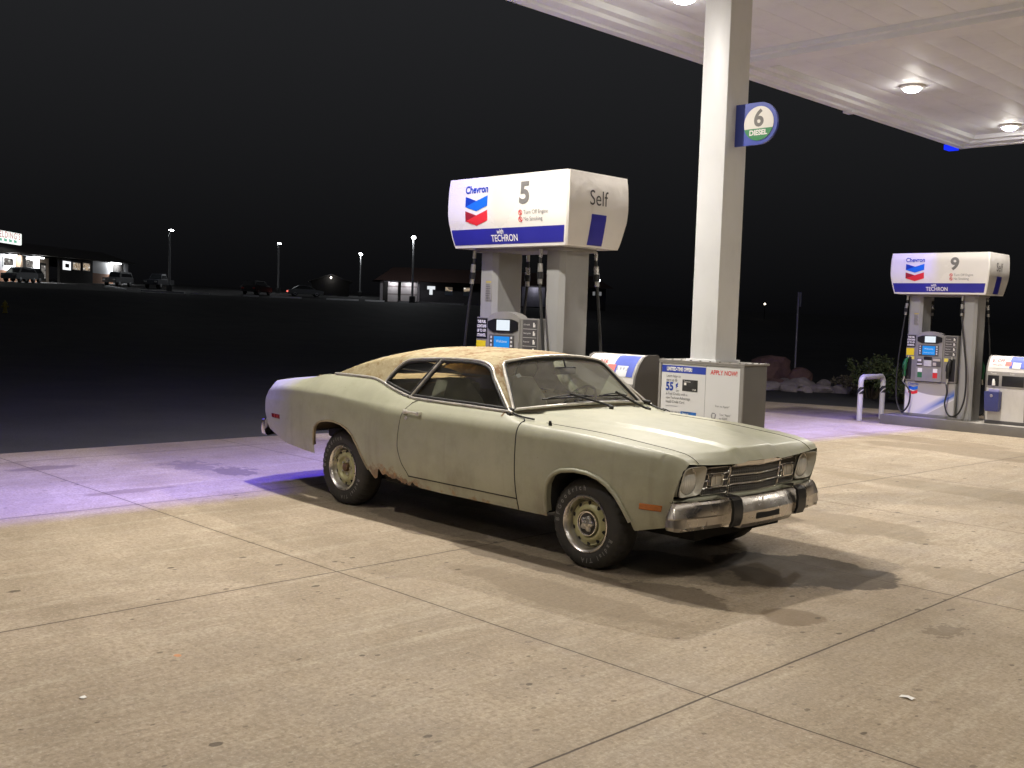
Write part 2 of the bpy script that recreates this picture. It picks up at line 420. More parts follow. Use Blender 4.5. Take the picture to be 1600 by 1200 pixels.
ring(0.0, 0.13, ZL, 5.95); ring(0.13, 0.30, ZL+0.035, 5.5); ring(0.30, 0.42, ZL+0.085, 5.4)
f.box(CX0, CX0+0.16, 9.40, 9.58, ZL-0.035, ZL, 0.004)
attach(f.build('fascia', WHITE_TRIM), canopy)
b = MB()
for yb0 in (6.16, -3.12):
    b = MB(); b.prism([(yb0-.26, 5.2), (yb0-.26, 5.10), (yb0-.18, 5.095), (yb0-.18, 5.03), (yb0+.18, 5.03), (yb0+.18, 5.095), (yb0+.26, 5.10), (yb0+.26, 5.2)], CX0+0.42, CX1-0.42, lambda u, v, d_: (d_, u, v)); attach(b.build('beam', WHITE_TRIM), canopy)
rf = MB(); rf.box(CX0+0.3, CX1-0.3, CY0+0.3, CY1-0.3, 5.40, 5.46)
attach(rf.build('roof', WHITE_TRIM), canopy)
# blue accent light under the outside of the fascia
gl = MB(); gl.box(CX0-0.050, CX0-0.004, CY0+0.2, CY1-0.1, 5.62, 5.66)
attach(gl.build('accent_light', emis('blue accent light', (0.050, 0.028, 1.0), 40.0)), canopy)
ald = bpy.data.lights.new('accent', 'AREA'); ald.shape = 'RECTANGLE'; ald.size = 0.055; ald.size_y = CY1-CY0-0.4; ald.energy = 680.0; ald.color = (0.105, 0.072, 1.0); ald.spread = R(66)
alo = bpy.data.objects.new('accent_lamp', ald); COL.objects.link(alo); alo.location = (CX0-0.036, (CY0+CY1)/2, 5.61)
alo.parent = canopy; alo.location = tuple(a-b for a, b in zip((CX0-0.036, (CY0+CY1)/2, 5.61), canopy.location))
gl = MB(); gl.box(CX0-0.20, CX0-0.01, CY1-0.26, CY1-0.02, 4.975, 5.07, 0.006)
attach(gl.build('corner_marker', emis('blue corner marker', (0.01, 0.03, 1.0), 1.1)), canopy)

LENS = emis('lamp lens', LAMP_COL, 85.0)
HOUS = M('lamp housing', (0.7, 0.68, 0.64), 0.35)
WARM_W = 258.0
for (lx, rowp) in ((-2.58, 1.0), (4.6, 0.23)):
    for ly in (12.85, 9.05, 3.45, -0.35, -4.3, -8.6):
        if ly == -8.6 and lx < 0: continue
        dim = 0.42 if (ly < -4 and lx < 0) else 1.0
        h = MB(); h.lathe([(0.185, 0.0), (0.18, -0.022), (0.145, -0.040), (0.125, -0.04)], (lx, ly, ZD), 'z', 28)
        ho = attach(h.build('ceiling_light', HOUS), canopy)
        le = MB(); le.lathe([(0.001, -0.095), (0.06, -0.091), (0.10, -0.076), (0.122, -0.050), (0.124, -0.040)], (lx, ly, ZD), 'z', 28)
        lo = le.build('lens', LENS); lo.parent = ho
        ld = bpy.data.lights.new('lamp', 'AREA'); ld.shape = 'DISK'; ld.size = 0.15; ld.energy = WARM_W*rowp*dim; ld.color = LAMP_COL; ld.spread = R(166)
        ob = bpy.data.objects.new('lamp', ld); COL.objects.link(ob); ob.parent = ho; ob.location = (lx, ly, ZD-0.108)

col = thing('canopy_column', 'square off-white steel column rising from the grey advert cabinet to the canopy', 'column', (-1.135, 2.19, 1.26))
c = MB(); c.box(-0.14, 0.14, -0.17, 0.17, 0.006, 3.84, 0.012)

c.build('shaft', COLUMN_M, col)
c = MB(); c.box(-0.165, 0.165, -0.195, 0.195, 0.0, 0.03, 0.005); c.build('base_flange', COLUMN_M, col)

# pump number sign on the column
BLUE_SIGN = M('sign blue', (0.055, 0.085, 0.42), 0.35, 0, 0.05)
WHITE_SIGN = M('sign white', (0.80, 0.765, 0.70), 0.35, 0, 0.03)
GREEN_SIGN = M('sign green', (0.04, 0.25, 0.09), 0.35, 0, 0.05)
GREY_TEXT = M('grey lettering', (0.165, 0.155, 0.145), 0.5, 0, 0.03)
WHITE_TEXT = M('white lettering', (0.85, 0.83, 0.79), 0.45, 0, 0.02)
sg = thing('number_sign', 'blue and white round-ended flag sign numbered 6 diesel on the canopy column', 'sign', (-0.995, 2.18, 3.40))
out = [(0.0, -0.185), (0.245, -0.185)]+[(0.245+0.185*math.cos(a), 0.185*math.sin(a)) for a in np.linspace(-math.pi/2, math.pi/2, 25)][1:-1]+[(0.245, 0.185), (0.0, 0.185)]
p = MB(); p.prism(out, -0.012, 0.012, lambda u, v, d_: (u, d_, v)); p.build('panel', BLUE_SIGN, sg)
p = MB(); cc = (0.243, 0.0); rr_ = 0.150
p.prism([(cc[0]+rr_*math.cos(a), cc[1]+rr_*math.sin(a)) for a in np.linspace(0, 2*math.pi, 49)[:-1]], -0.015, -0.0125, lambda u, v, d_: (u, d_, v))
p.build('disc', WHITE_SIGN, sg)
p = MB(); hh = -0.045; aa = math.asin(hh/rr_)
p.prism([(cc[0]+rr_*math.cos(a), cc[1]+rr_*math.sin(a)) for a in np.linspace(math.pi-aa, 2*math.pi+aa, 30)], -0.0175, -0.0155, lambda u, v, d_: (u, d_, v))
p.build('green_segment', GREEN_SIGN, sg)
p = MB(); put_text(p, '6', 0.205, lambda u, v: (cc[0]+u, -0.0165, 0.040+v), bold=0.006)
p.build('number', GREY_TEXT, sg)
p = MB(); put_text(p, 'DIESEL', 0.062, lambda u, v: (cc[0]+u, -0.0185, -0.082+v), bold=0.0025)
p.build('lettering', WHITE_TEXT, sg)

# ------------------------------------------------------------------ fuel pumps
PUMP_GREY = M('pump light grey', (0.30, 0.298, 0.29), 0.42, 0, 0.06, 2, dirt=0.12)
PUMP_MID = M('pump mid grey', (0.215, 0.205, 0.195), 0.45, 0, 0.06, 3)
PUMP_DARK = M('pump dark grey', (0.085, 0.080, 0.080), 0.42, 0, 0.06, 3)
BLACK_PL = M('black plastic', (0.012, 0.012, 0.013), 0.38, 0, 0.05)
RUBBER = M('black hose rubber', (0.014, 0.014, 0.014), 0.45, 0, 0.1)
PANEL_W = M('sign panel white', (0.82, 0.79, 0.74), 0.28, 0, 0.02, 1.0, coat=0.3)
CHROME_S = M('satin fitting', (0.62, 0.60, 0.56), 0.28, 0.85, 0.08)
YELLOW = M('yellow sticker', (0.80, 0.62, 0.02), 0.5, 0, 0.05)
RED_ST = M('red sticker', (0.62, 0.03, 0.035), 0.45, 0, 0.05)
GREEN_ST = M('green sticker', (0.03, 0.16, 0.06), 0.45, 0, 0.05)
LOGO_B1 = M('emblem dark blue', (0.010, 0.050, 0.36), 0.4, 0, 0.03); LOGO_B2 = M('emblem bright blue', (0.015, 0.16, 0.66), 0.4, 0, 0.03)
LOGO_R1 = M('emblem dark red', (0.34, 0.02, 0.035), 0.4, 0, 0.03); LOGO_R2 = M('emblem bright red', (0.76, 0.035, 0.045), 0.4, 0, 0.03)
BAND_B = M('band blue', (0.030, 0.030, 0.30), 0.35, 0, 0.03)
TXT_B = M('blue lettering', (0.012, 0.055, 0.36), 0.45, 0, 0.02)
TXT_R = M('red lettering', (0.62, 0.03, 0.03), 0.45, 0, 0.02)
TXT_K = M('dark lettering', (0.03, 0.03, 0.035), 0.5, 0, 0.02)
def crinkle():
    t = NT('glossy crinkled end panel')
    n = t.noise(3.2, 2, 0.45, dist=1.2); n2 = t.noise(2.0, 2)
    c = t.mix(t.mrange(n2, 0.3, 0.7), (0.80, 0.765, 0.72), (0.85, 0.815, 0.775))
    return t.done(t.pbr(c, 0.20, 0, 0.8, t.bump(n, 0.20, 0.03), 0.8, coat_rough=0.04))
END_M = crinkle()
SCREEN_B = emis('blue screen', (0.03, 0.33, 0.95), 0.85); SCREEN_W = emis('white price display', (0.85, 0.93, 1.0), 1.0)
def swoosh_mat():
    t = NT('pump skirt panel'); X, Y, Z = t.sep(t.co())
    # printed design: grey arch at the top, white field, blue beam rising to the right
    arch = t.math('SUBTRACT', Z, t.math('ADD', 0.415, t.math('MULTIPLY', t.math('POWER', t.math('ADD', X, -0.02), 2.0), 0.35)))
    line = t.math('SUBTRACT', Z, t.math('ADD', 0.235, t.math('MULTIPLY', t.math('ADD', X, 0.05), 0.62)))
    c = t.mix(t.mrange(arch, -0.004, 0.004), (0.80, 0.775, 0.73), (0.37, 0.35, 0.325))
    inb = t.math('MULTIPLY', t.mrange(line, -0.105, -0.02, 0, 1), t.mrange(line, -0.02, 0.10, 1, 0))
    right = t.mrange(X, -0.50, 0.15, 0.0, 1.0)
    below = t.mrange(line, -0.108, -0.102, 1, 0)
    c = t.mix(t.math('MULTIPLY', inb, right), c, (0.03, 0.12, 0.52))
    c = t.mix(t.math('MULTIPLY', below, t.mrange(X, -0.32, -0.28)), c, (0.50, 0.49, 0.47))
    return t.done(t.pbr(c, 0.3, 0, 0.5, None, 0.2))
SKIRT_M = swoosh_mat()

def emblem(fn, w, parent, prefix=''):
    """two stacked folded chevrons; fn(u,v,d)"""
    t_ = 0.30*w*1.15; dip = 0.28*w
    T_ = 0.315*w; dip = 0.150*w; N = 8
    for y0, a, b_ in ((0.0, LOGO_B1, LOGO_B2), (-0.445*w, LOGO_R1, LOGO_R2)):
        up = lambda x: y0-dip*(1-abs(x)/(w/2))
        fold = lambda x: up(x)-T_*(-x/(w/2)) if x < 0 else up(x)     # fold runs from lower left to the notch
        X = [-w/2+w*k/(2*N) for k in range(2*N+1)]
        mb = MB(); mb.grid([[fn(x, fold(x)+(up(x)-T_-fold(x))*j/N, 0.004) for j in range(N+1)] for x in X]); mb.build('emblem', b_, parent)
        mb = MB(); mb.grid([[fn(x, up(x)+(fold(x)-up(x))*j/N, 0.004) for j in range(N+1)] for x in X[:N+1]]); mb.build('emblem', a, parent)

sign_prof = pchip([(0.0, 0.066), (0.06, 0.050), (0.20, 0.023), (0.30, 0.006), (0.42, 0.0), (0.60, 0.004), (0.74, 0.016)])
def make_pump(label, number, first=None):
    t = thing('fuel_pump', label, 'fuel pump', group='petrol pumps on the islands')
    # legs: faceted columns
    for s_ in (-1, 1):
        cx = s_*0.495; a, b_ = 0.132, 0.225
        pl = [(-a, -b_+0.05), (-a+0.045, -b_), (a-0.045, -b_), (a, -b_+0.05), (a-0.012, -0.08), (a-0.012, 0.08), (a, b_-0.05), (a-0.045, b_), (-a+0.045, b_), (-a, b_-0.05), (-a+0.012, 0.08), (-a+0.012, -0.08)]
        m = MB(); m.prism(pl, 0.0, 2.27, lambda u, v, d_: (cx+u, v, d_)); m.build('leg', PUMP_GREY, t, angle=15)
    m = MB(); m.box(-0.66, 0.66, -0.26, 0.26, 2.225, 2.262, 0.006); m.build('sign_plinth', PUMP_MID, t)
    m = MB(); m.box(-0.60, 0.60, -0.240, 0.240, 0.0, 0.035, 0.004)
    m.build('base_plate', PUMP_MID, t)
    # canopy sign body
    zb = 2.262; HW, HD = 0.90, 0.475
    rows = []
    for z in np.linspace(0, 0.74, 22):
        i = float(sign_prof(z)); x_, y_ = HW-i, HD-i
        c = 0.018; rows.append([(-x_+c, -y_, zb+z), (x_-c, -y_, zb+z), (x_, -y_+c, zb+z), (x_, y_-c, zb+z), (x_-c, y_, zb+z), (-x_+c, y_, zb+z), (-x_, y_-c, zb+z), (-x_, -y_+c, zb+z)])
    m = MB(); m.grid(rows, True); m.add(rows[0], [tuple(range(8))]); m.add(rows[-1], [tuple(range(8))])
    hd = m.build('canopy_sign', PANEL_W, t, angle=24)
    zf = lambda z: -(HD-float(sign_prof(z)))
    for sd in (1, -1):
        F = lambda u, v, d_=0.0045, sd=sd: (u*sd, (zf(v)-d_)*sd, zb+v)
        rows = []
        for z in np.linspace(0.030, 0.195, 8):
            i = float(sign_prof(z)); x_ = HW-i-0.035
            rows.append([(sd*(-x_+2*x_*k/6), sd*(zf(z)-0.0025), zb+z) for k in range(7)])
        m = MB(); m.grid(rows); m.build('blue_band', BAND_B, hd)
        m = MB()
        put_text(m, 'TECHRON', 0.098, lambda u, v: F(-0.02+u, 0.088+v, 0.005), bold=0.0012, sx=0.86)
        put_text(m, 'with', 0.07, lambda u, v: F(-0.075+u, 0.158+v, 0.005), bold=0.0012, sx=0.8)
        m.build('lettering', WHITE_TEXT, hd)
        m = MB(); put_text(m, number, 0.30, lambda u, v: F(0.295+u, 0.530+v), bold=0.010, sx=1.05); m.build('number', M('number grey', (0.20, 0.195, 0.19), 0.5), hd)
        m = MB(); put_text(m, 'Turn Off Engine', 0.058, lambda u, v: F(0.285+u, 0.340+v), 'LEFT', sx=0.92)
        put_text(m, 'No Smoking', 0.058, lambda u, v: F(0.285+u, 0.272+v), 'LEFT', sx=0.92); m.build('lettering', M('small grey lettering', (0.25, 0.24, 0.23), 0.5), hd)
        m = MB()
        for vv in (0.340, 0.272):
            ring_ = [(0.240+0.029*math.cos(a), vv+0.029*math.sin(a)) for a in np.linspace(0, 2*math.pi, 25)[:-1]]; inn = [(0.240+0.021*math.cos(a), vv+0.021*math.sin(a)) for a in np.linspace(0, 2*math.pi, 25)[:-1]]
            m.add([F(*q) for q in ring_]+[F(*q) for q in inn], [(k, (k+1) % 24, 24+(k+1) % 24, 24+k) for k in range(24)])
            m.add([F(*q) for q in ((0.220, vv+0.016), (0.225, vv+0.021), (0.260, vv-0.016), (0.255, vv-0.021))], [(0, 1, 2, 3)])
            m.add([F(*q) for q in ((0.233, vv-0.012), (0.247, vv-0.012), (0.247, vv+0.012), (0.233, vv+0.012))], [(0, 1, 2, 3)])
        m.build('warning_symbol', TXT_R, hd)
        m = MB(); put_text(m, 'Chevron', 0.108, lambda u, v: F(-0.425+u, 0.612+v), bold=0.003, sx=0.93); m.build('lettering', TXT_B, hd)
        emblem(lambda u, v, d_: F(-0.425+u, 0.545+v, d_), 0.345, hd)
        # end panel
        G = lambda u, v, d_=0.0035, sd=sd: (sd*(HW-float(sign_prof(v))+d_), sd*u, zb+v)
        rows = []
        for z in np.linspace(0.012, 0.728, 20):
            i = float(sign_prof(z)); y_ = HD-i-0.02
            rows.append([G(-y_+2*y_*k/4, z, 0.0015) for k in range(5)])
        m = MB(); m.grid(rows); m.build('end_panel', END_M, hd)
        m = MB(); put_text(m, 'Self', 0.215, lambda u, v: G(-0.02+u, 0.485+v, 0.004), sx=0.92); m.build('lettering', M('charcoal lettering', (0.06, 0.055, 0.055), 0.5), hd)
        m = MB(); m.grid([[G(-0.115, z, 0.004), G(0.115, z, 0.004)] for z in np.linspace(0.02, 0.33, 8)]); m.build('blue_panel', BAND_B, hd)
    # dispenser cabinet
    y0 = -0.250
    m = MB(); m.box(-0.61, 0.335, y0, 0.235, 0.66, 1.52, 0.012)
    cab = m.build('cabinet', PUMP_MID, t)
    m = MB(); m.box(-0.60, 0.335, y0+0.02, 0.215, 0.035, 0.655, 0.008); sk = m.build('skirt', PUMP_GREY, t)
    m = MB(); m.add([(-0.585, y0+0.016, 0.06), (0.325, y0+0.016, 0.06), (0.325, y0+0.016, 0.645), (-0.585, y0+0.016, 0.645)], [(0, 1, 2, 3)]); m.build('skirt_panel', SKIRT_M, sk)
    emblem(lambda u, v, d_: (-0.44+u, y0+0.015-d_, 0.57+v), 0.175, sk)
    m = MB(); put_text(m, 'Chevron', 0.062, lambda u, v: (-0.44+u, y0+0.012, 0.605+v), bold=0.001, sx=0.9); m.build('lettering', TXT_B, sk)
    # centre module with a domed top
    dome = [(-0.395, 0.67), (0.085, 0.67), (0.085, 1.50)]+[(-0.155+0.24*math.cos(a), 1.50+0.085*math.sin(a)) for a in np.linspace(0, math.pi, 17)][1:-1]+[(-0.395, 1.50)]
    m = MB(); m.prism(dome, y0-0.030, y0+0.10, lambda u, v, d_: (u, d_, v)); ce = m.build('control_module', M('module grey', (0.27, 0.26, 0.245), 0.4), t)
    yf = y0-0.030
    m = MB(); m.prism([(-0.385, 1.40), (-0.30, 1.365), (-0.01, 1.365), (0.075, 1.40), (0.075, 1.475), (-0.02, 1.505), (-0.29, 1.505), (-0.385, 1.475)], yf-0.012, yf, lambda u, v, d_: (u, d_, v)); m.build('visor', BLACK_PL, ce)
    m = MB(); m.box(-0.245, -0.045, yf-0.016, yf-0.012, 1.383, 1.495, 0.002); m.build('price_display', SCREEN_W, ce)
    m = MB(); m.box(-0.36, 0.02, yf-0.010, yf, 1.135, 1.335, 0.004); fr = m.build('screen_frame', PUMP_DARK, ce)
    m = MB(); m.box(-0.282, -0.045, yf-0.013, yf-0.010, 1.155, 1.318); m.build('screen', SCREEN_B, fr)
    m = MB()
    put_text(m, 'Welcome', 0.042, lambda u, v: (-0.163+u, yf-0.0145, 1.265+v)); put_text(m, 'Please insert card', 0.026, lambda u, v: (-0.163+u, yf-0.0145, 1.195+v))
    m.build('lettering', emis('screen lettering', (0.75, 0.9, 1.0), 0.8), fr)
    m = MB()
    for k in range(4):
        for xx_ in (-0.325, -0.015): m.box(xx_-0.012, xx_+0.012, yf-0.015, yf-0.010, 1.165+k*0.043, 1.19+k*0.043, 0.002)
    m.build('soft_keys', M('key white', (0.7, 0.7, 0.7), 0.5), fr)
    m = MB(); m.box(-0.235, -0.105, yf-0.018, yf, 0.945, 1.055, 0.006); kp = m.build('keypad', M('keypad grey', (0.5, 0.49, 0.47), 0.4), ce)
    m = MB()
    for i in range(4):
        for j in range(4): m.box(-0.226+i*0.030, -0.203+i*0.030, yf-0.022, yf-0.018, 0.953+j*0.025, 0.971+j*0.025, 0.002)
    m.build('key_caps', M('key caps', (0.62, 0.61, 0.58), 0.5), kp)
    m = MB(); m.box(-0.245, -0.095, yf-0.022, yf, 1.062, 1.12, 0.008); m.build('keypad_hood', BLACK_PL, ce)
    m = MB(); m.box(-0.375, -0.265, yf-0.014, yf, 0.945, 1.08, 0.004); cr = m.build('card_reader', PUMP_DARK, ce)
    m = MB(); m.box(-0.36, -0.29, yf-0.017, yf-0.014, 1.03, 1.07, 0.001); m.box(-0.36, -0.275, yf-0.03, yf-0.014, 0.965, 0.99, 0.003); m.build('card_slot', M('reader white', (0.7, 0.68, 0.66), 0.4), cr)
    m = MB(); m.box(-0.085, 0.07, yf-0.012, yf, 0.945, 1.10, 0.004); pr = m.build('receipt_printer', PUMP_DARK, ce)
    m = MB(); m.box(-0.075, 0.06, yf-0.016, yf-0.012, 1.045, 1.09, 0.001); m.box(-0.07, -0.01, yf-0.016, yf-0.012, 0.96, 1.02, 0.001); m.build('receipt_plate', M('receipt beige', (0.5, 0.45, 0.38), 0.5), pr)
    for xa, mt, nm in ((-0.355, GREEN_ST, 'green_sticker'), (-0.07, RED_ST, 'red_sticker')):
        m = MB(); m.box(xa, xa+0.085, yf-0.003, yf, 0.735, 0.83); st = m.build(nm, mt, ce)
        m = MB(); m.box(xa+0.002, xa+0.083, yf-0.004, yf, 0.835, 0.905); m.build('sticker_head', WHITE_TEXT, st)
    # left side: notices
    m = MB(); m.box(-0.605, -0.435, y0-0.004, y0, 1.285, 1.505); nt = m.build('notice', BLACK_PL, cab)
    m = MB()
    for k, s_ in enumerate(('THIS FUEL', 'CONTAINS', 'UP TO 10%', 'ETHANOL')): put_text(m, s_, 0.044, lambda u, v: (-0.52+u, y0-0.0055, 1.468-k*0.049+v), bold=0.002, sx=0.66)
    m.build('lettering', WHITE_TEXT, nt)
    m = MB(); m.box(-0.60, -0.455, y0-0.004, y0, 1.135, 1.262); m.build('yellow_notice', YELLOW, cab)
    for xa, xb, za, zb_ in ((-0.505, -0.445, 1.06, 1.115), (0.115, 0.185, 1.045, 1.105)):
        m = MB(); m.box(xa, xb, y0-0.0045, y0, za, zb_); m.build('yellow_sticker', M('pale yellow sticker', (0.85, 0.72, 0.12), 0.5), cab)
    # right side: instructions
    m = MB(); m.box(0.115, 0.325, y0-0.004, y0, 1.13, 1.505); ins = m.build('instruction_panel', PUMP_DARK, cab)
    m = MB()
    for k, s_ in enumerate(('Lift nozzle', 'Select grade', 'Pump fuel', 'Replace')):
        put_text(m, s_, 0.022, lambda u, v: (0.128+u, y0-0.006, 1.455-k*0.09+v), 'LEFT'); m.box(0.122, 0.318, y0-0.006, y0-0.004, 1.408-k*0.09, 1.411-k*0.09)
        x0 = 0.285; z0 = 1.455-k*0.09
        m.box(x0-0.018, x0+0.0, y0-0.006, y0-0.004, z0-0.025, z0+0.022); m.box(x0+0.004, x0+0.012, y0-0.006, y0-0.004, z0-0.025, z0+0.005)
    m.build('lettering', WHITE_TEXT, ins)
    # nozzle holsters and nozzles, front and back
    for sd in (1, -1):
        for k, (ux, mt, nm) in enumerate(((-0.575, M('green nozzle cover', (0.012, 0.12, 0.04), 0.4), 'green'), (0.235, M('black nozzle cover', (0.02, 0.02, 0.02), 0.4), 'black'))):
            X_ = lambda u: u*sd
            Y_ = lambda v: v*sd
            m = MB()
            a_, b_ = sorted((X_(ux-0.03), X_(ux+0.085))); c_, d2 = sorted((Y_(y0-0.006), Y_(y0)))
            m.box(a_, b_, c_, d2, 0.69, 1.10, 0.003); m.build('nozzle_holster', BLACK_PL, cab)
            pth = [(X_(ux+0.02), Y_(y0-0.03), 1.075), (X_(ux+0.01), Y_(y0-0.06), 1.05), (X_(ux-0.005), Y_(y0-0.075), 0.98), (X_(ux-0.012), Y_(y0-0.075), 0.86), (X_(ux-0.012), Y_(y0-0.07), 0.74)]
            m = MB(); m.tube(smoothpath(pth, 5), [0.022]*5+[0.034]*5+[0.042]*5+[0.03]*5+[0.022], 10); nz = m.build('nozzle', mt, t)
            m = MB(); m.tube([(X_(ux+0.03), Y_(y0-0.02), 1.13), (X_(ux+0.022), Y_(y0-0.035), 1.06)], 0.014, 8); m.build('collar', CHROME_S, nz); m = MB(); m.tube([(X_(ux-0.012), Y_(y0-0.07), 0.755), (X_(ux-0.014), Y_(y0-0.075), 0.69), (X_(ux-0.022), Y_(y0-0.085), 0.645)], 0.019, 8); m.build('spout', CHROME_S, nz)
            m = MB(); m.tube(smoothpath([(X_(ux-0.01), Y_(y0-0.085), 0.98), (X_(ux-0.01), Y_(y0-0.125), 0.93), (X_(ux-0.01), Y_(y0-0.12), 0.80), (X_(ux-0.012), Y_(y0-0.085), 0.75)], 5), 0.008, 6); m.build('lever', BLACK_PL, nz)
            # hose hanging from the sign
            hx = -0.60 if k == 0 else 0.405
            yy = y0-0.07
            if k == 0: hp = [(hx, yy, 2.21), (hx-0.01, yy, 2.03), (hx-0.03, yy, 1.88), (hx-0.075, yy-0.02, 1.40), (hx-0.11, yy-0.04, 0.80), (hx-0.09, yy-0.05, 0.32), (hx+0.02, yy-0.06, 0.085), (hx+0.14, yy-0.05, 0.20), (hx+0.155, yy-0.03, 0.45), (ux-0.024, y0-0.086, 0.64)]
            else: hp = [(hx, yy, 2.21), (hx-0.005, yy, 2.03), (hx, yy, 1.88), (hx+0.085, yy-0.03, 1.40), (hx+0.16, yy-0.05, 0.90), (hx+0.165, yy-0.06, 0.42), (hx+0.07, yy-0.07, 0.13), (hx-0.09, yy-0.07, 0.085), (hx-0.185, yy-0.05, 0.28), (hx-0.165, yy-0.03, 0.50), (ux-0.024, y0-0.086, 0.64)]
            hp = [(X_(a), Y_(b), c) for a, b, c in hp]
            m = MB(); m.tube(smoothpath(hp, 10), 0.0155, 8); ho = m.build('hose', RUBBER, t)
            V0, V1 = Vector(hp[0]), Vector(hp[2]); L = (V1-V0)
            for nm2, ts, rd in (('top_swivel', (-.08, .16, .17, .19), (.020, .020, .014, .014)), ('swivel', (.36, .37, .62, .63), (.018, .026, .028, .020)), ('hose_ferrule', (.84, .85, 1.0, 1.01), (.02, .025, .025, .017))):
                m = MB(); m.tube([V0+L*q for q in ts], rd, 10); m.build(nm2, CHROME_S, ho)
            m = MB(); m.tube([V0+L*0.625, V0+L*0.63, V0+L*0.84, V0+L*0.845], [0.02, 0.032, 0.032, 0.02], 10); m.build('breakaway', BLACK_PL, ho)
    m = MB(); m.box(-0.505, -0.405, -0.232, -0.225, 1.70, 1.92, 0.001); wp = m.build('warning_plate', M('plate grey', (0.30, 0.29, 0.27), 0.5), t)
    m = MB()
    m.box(-0.495, -0.415, -0.234, -0.232, 1.895, 1.912)
    m.build('plate_head', M('plate yellow', (0.5, 0.40, 0.10), 0.5), wp)
    m = MB()
    for k in range(9): m.box(-0.495, -0.425-0.006*(k % 3), -0.234, -0.232, 1.715+k*0.019, 1.722+k*0.019)
    m.build('plate_lines', M('plate line', (0.12, 0.115, 0.11), 0.5), wp)
    return t
pump5 = make_pump('white and grey petrol pump numbered 5 with blue-banded sign, behind the green coupe', '5')
pump5.location = (-3.47, 2.17, 0.085)
pump9 = make_pump('white and grey petrol pump numbered 9 on the far island by the white hoop bollard', '9')
pump9.location = (-3.65, 13.26, -0.005)

KERB_M = M('island kerb concrete', (0.34, 0.315, 0.28), 0.8, 0, 0.12, 3, bump=0.2, dirt=0.25)
STEEL_M = M('kerb steel edge', (0.20, 0.19, 0.18), 0.5, 0.3, 0.1, 4)
def island(label, x0, x1, yf, yb, zt):
    t = thing('pump_island', label, 'island', ((x0+x1)/2, (yf+yb)/2, ground_z(0, yf)), group='raised pump islands')
    ox, oy, oz = t.location
    m = MB(); m.box(x0-ox+0.02, x1-ox-0.02, yf-oy+0.02, yb-oy-0.02, -0.02, zt-oz, 0.01); m.build('slab', KERB_M, t)
    m = MB()
    for a, b_, c_, d_ in ((x0, x1, yf, yf+0.025), (x0, x1, yb-0.025, yb), (x0, x0+0.025, yf+0.025, yb-0.025), (x1-0.025, x1, yf+0.025, yb-0.025)): m.box(a-ox, b_-ox, c_-oy, d_-oy, -0.02, zt-oz+0.004, 0.004)
    m.build('kerb_face', STEEL_M, t); return t
island('low raised concrete island under the column and pump numbered 5', -4.30, -0.62, 1.62, 2.74, 0.085)
island('low raised concrete island under the pump numbered 9', -4.57, 1.2, 12.74, 13.82, -0.005)

# hoop bollard with striped sleeves
BOL = M('bollard white', (0.70, 0.68, 0.68), 0.4, 0, 0.05, 4, dirt=0.15)
bo = thing('hoop_bollard', 'white steel hoop bollard with striped bands at the end of the far island', 'bollard', (-5.09, 13.42, -0.185))
r_ = 0.052; H = 0.845; hw = 0.46; rc = 0.12
pth = [(0, -hw, 0), (0, -hw, H-rc)]+[(0, -hw+rc-rc*math.cos(a), H-rc+rc*math.sin(a)) for a in np.linspace(0, math.pi/2, 8)][1:]+[(0, hw-rc+rc*math.sin(a), H-rc+rc*math.cos(a)) for a in np.linspace(0, math.pi/2, 8)]+[(0, hw, 0)]
m = MB(); m.tube(pth, r_, 18); m.build('hoop', BOL, bo)
def stripes():
    t = NT('striped sleeve'); X, Y, Z = t.sep(t.co())
    f = t.math('FRACT', t.math('MULTIPLY', t.math('ADD', Z, t.math('MULTIPLY', X, -1.1)), 9.0))
    return t.done(t.pbr(t.mix(t.mrange(f, 0.76, 0.79), (0.03, 0.03, 0.035), (0.72, 0.70, 0.70)), 0.45))
SM = stripes()
for s_ in (-1, 1):
    m = MB(); m.lathe([(r_+0.003, 0.52), (r_+0.003, 0.655)], (0, s_*hw, 0), 'z', 20); m.build('striped_sleeve', SM, bo)

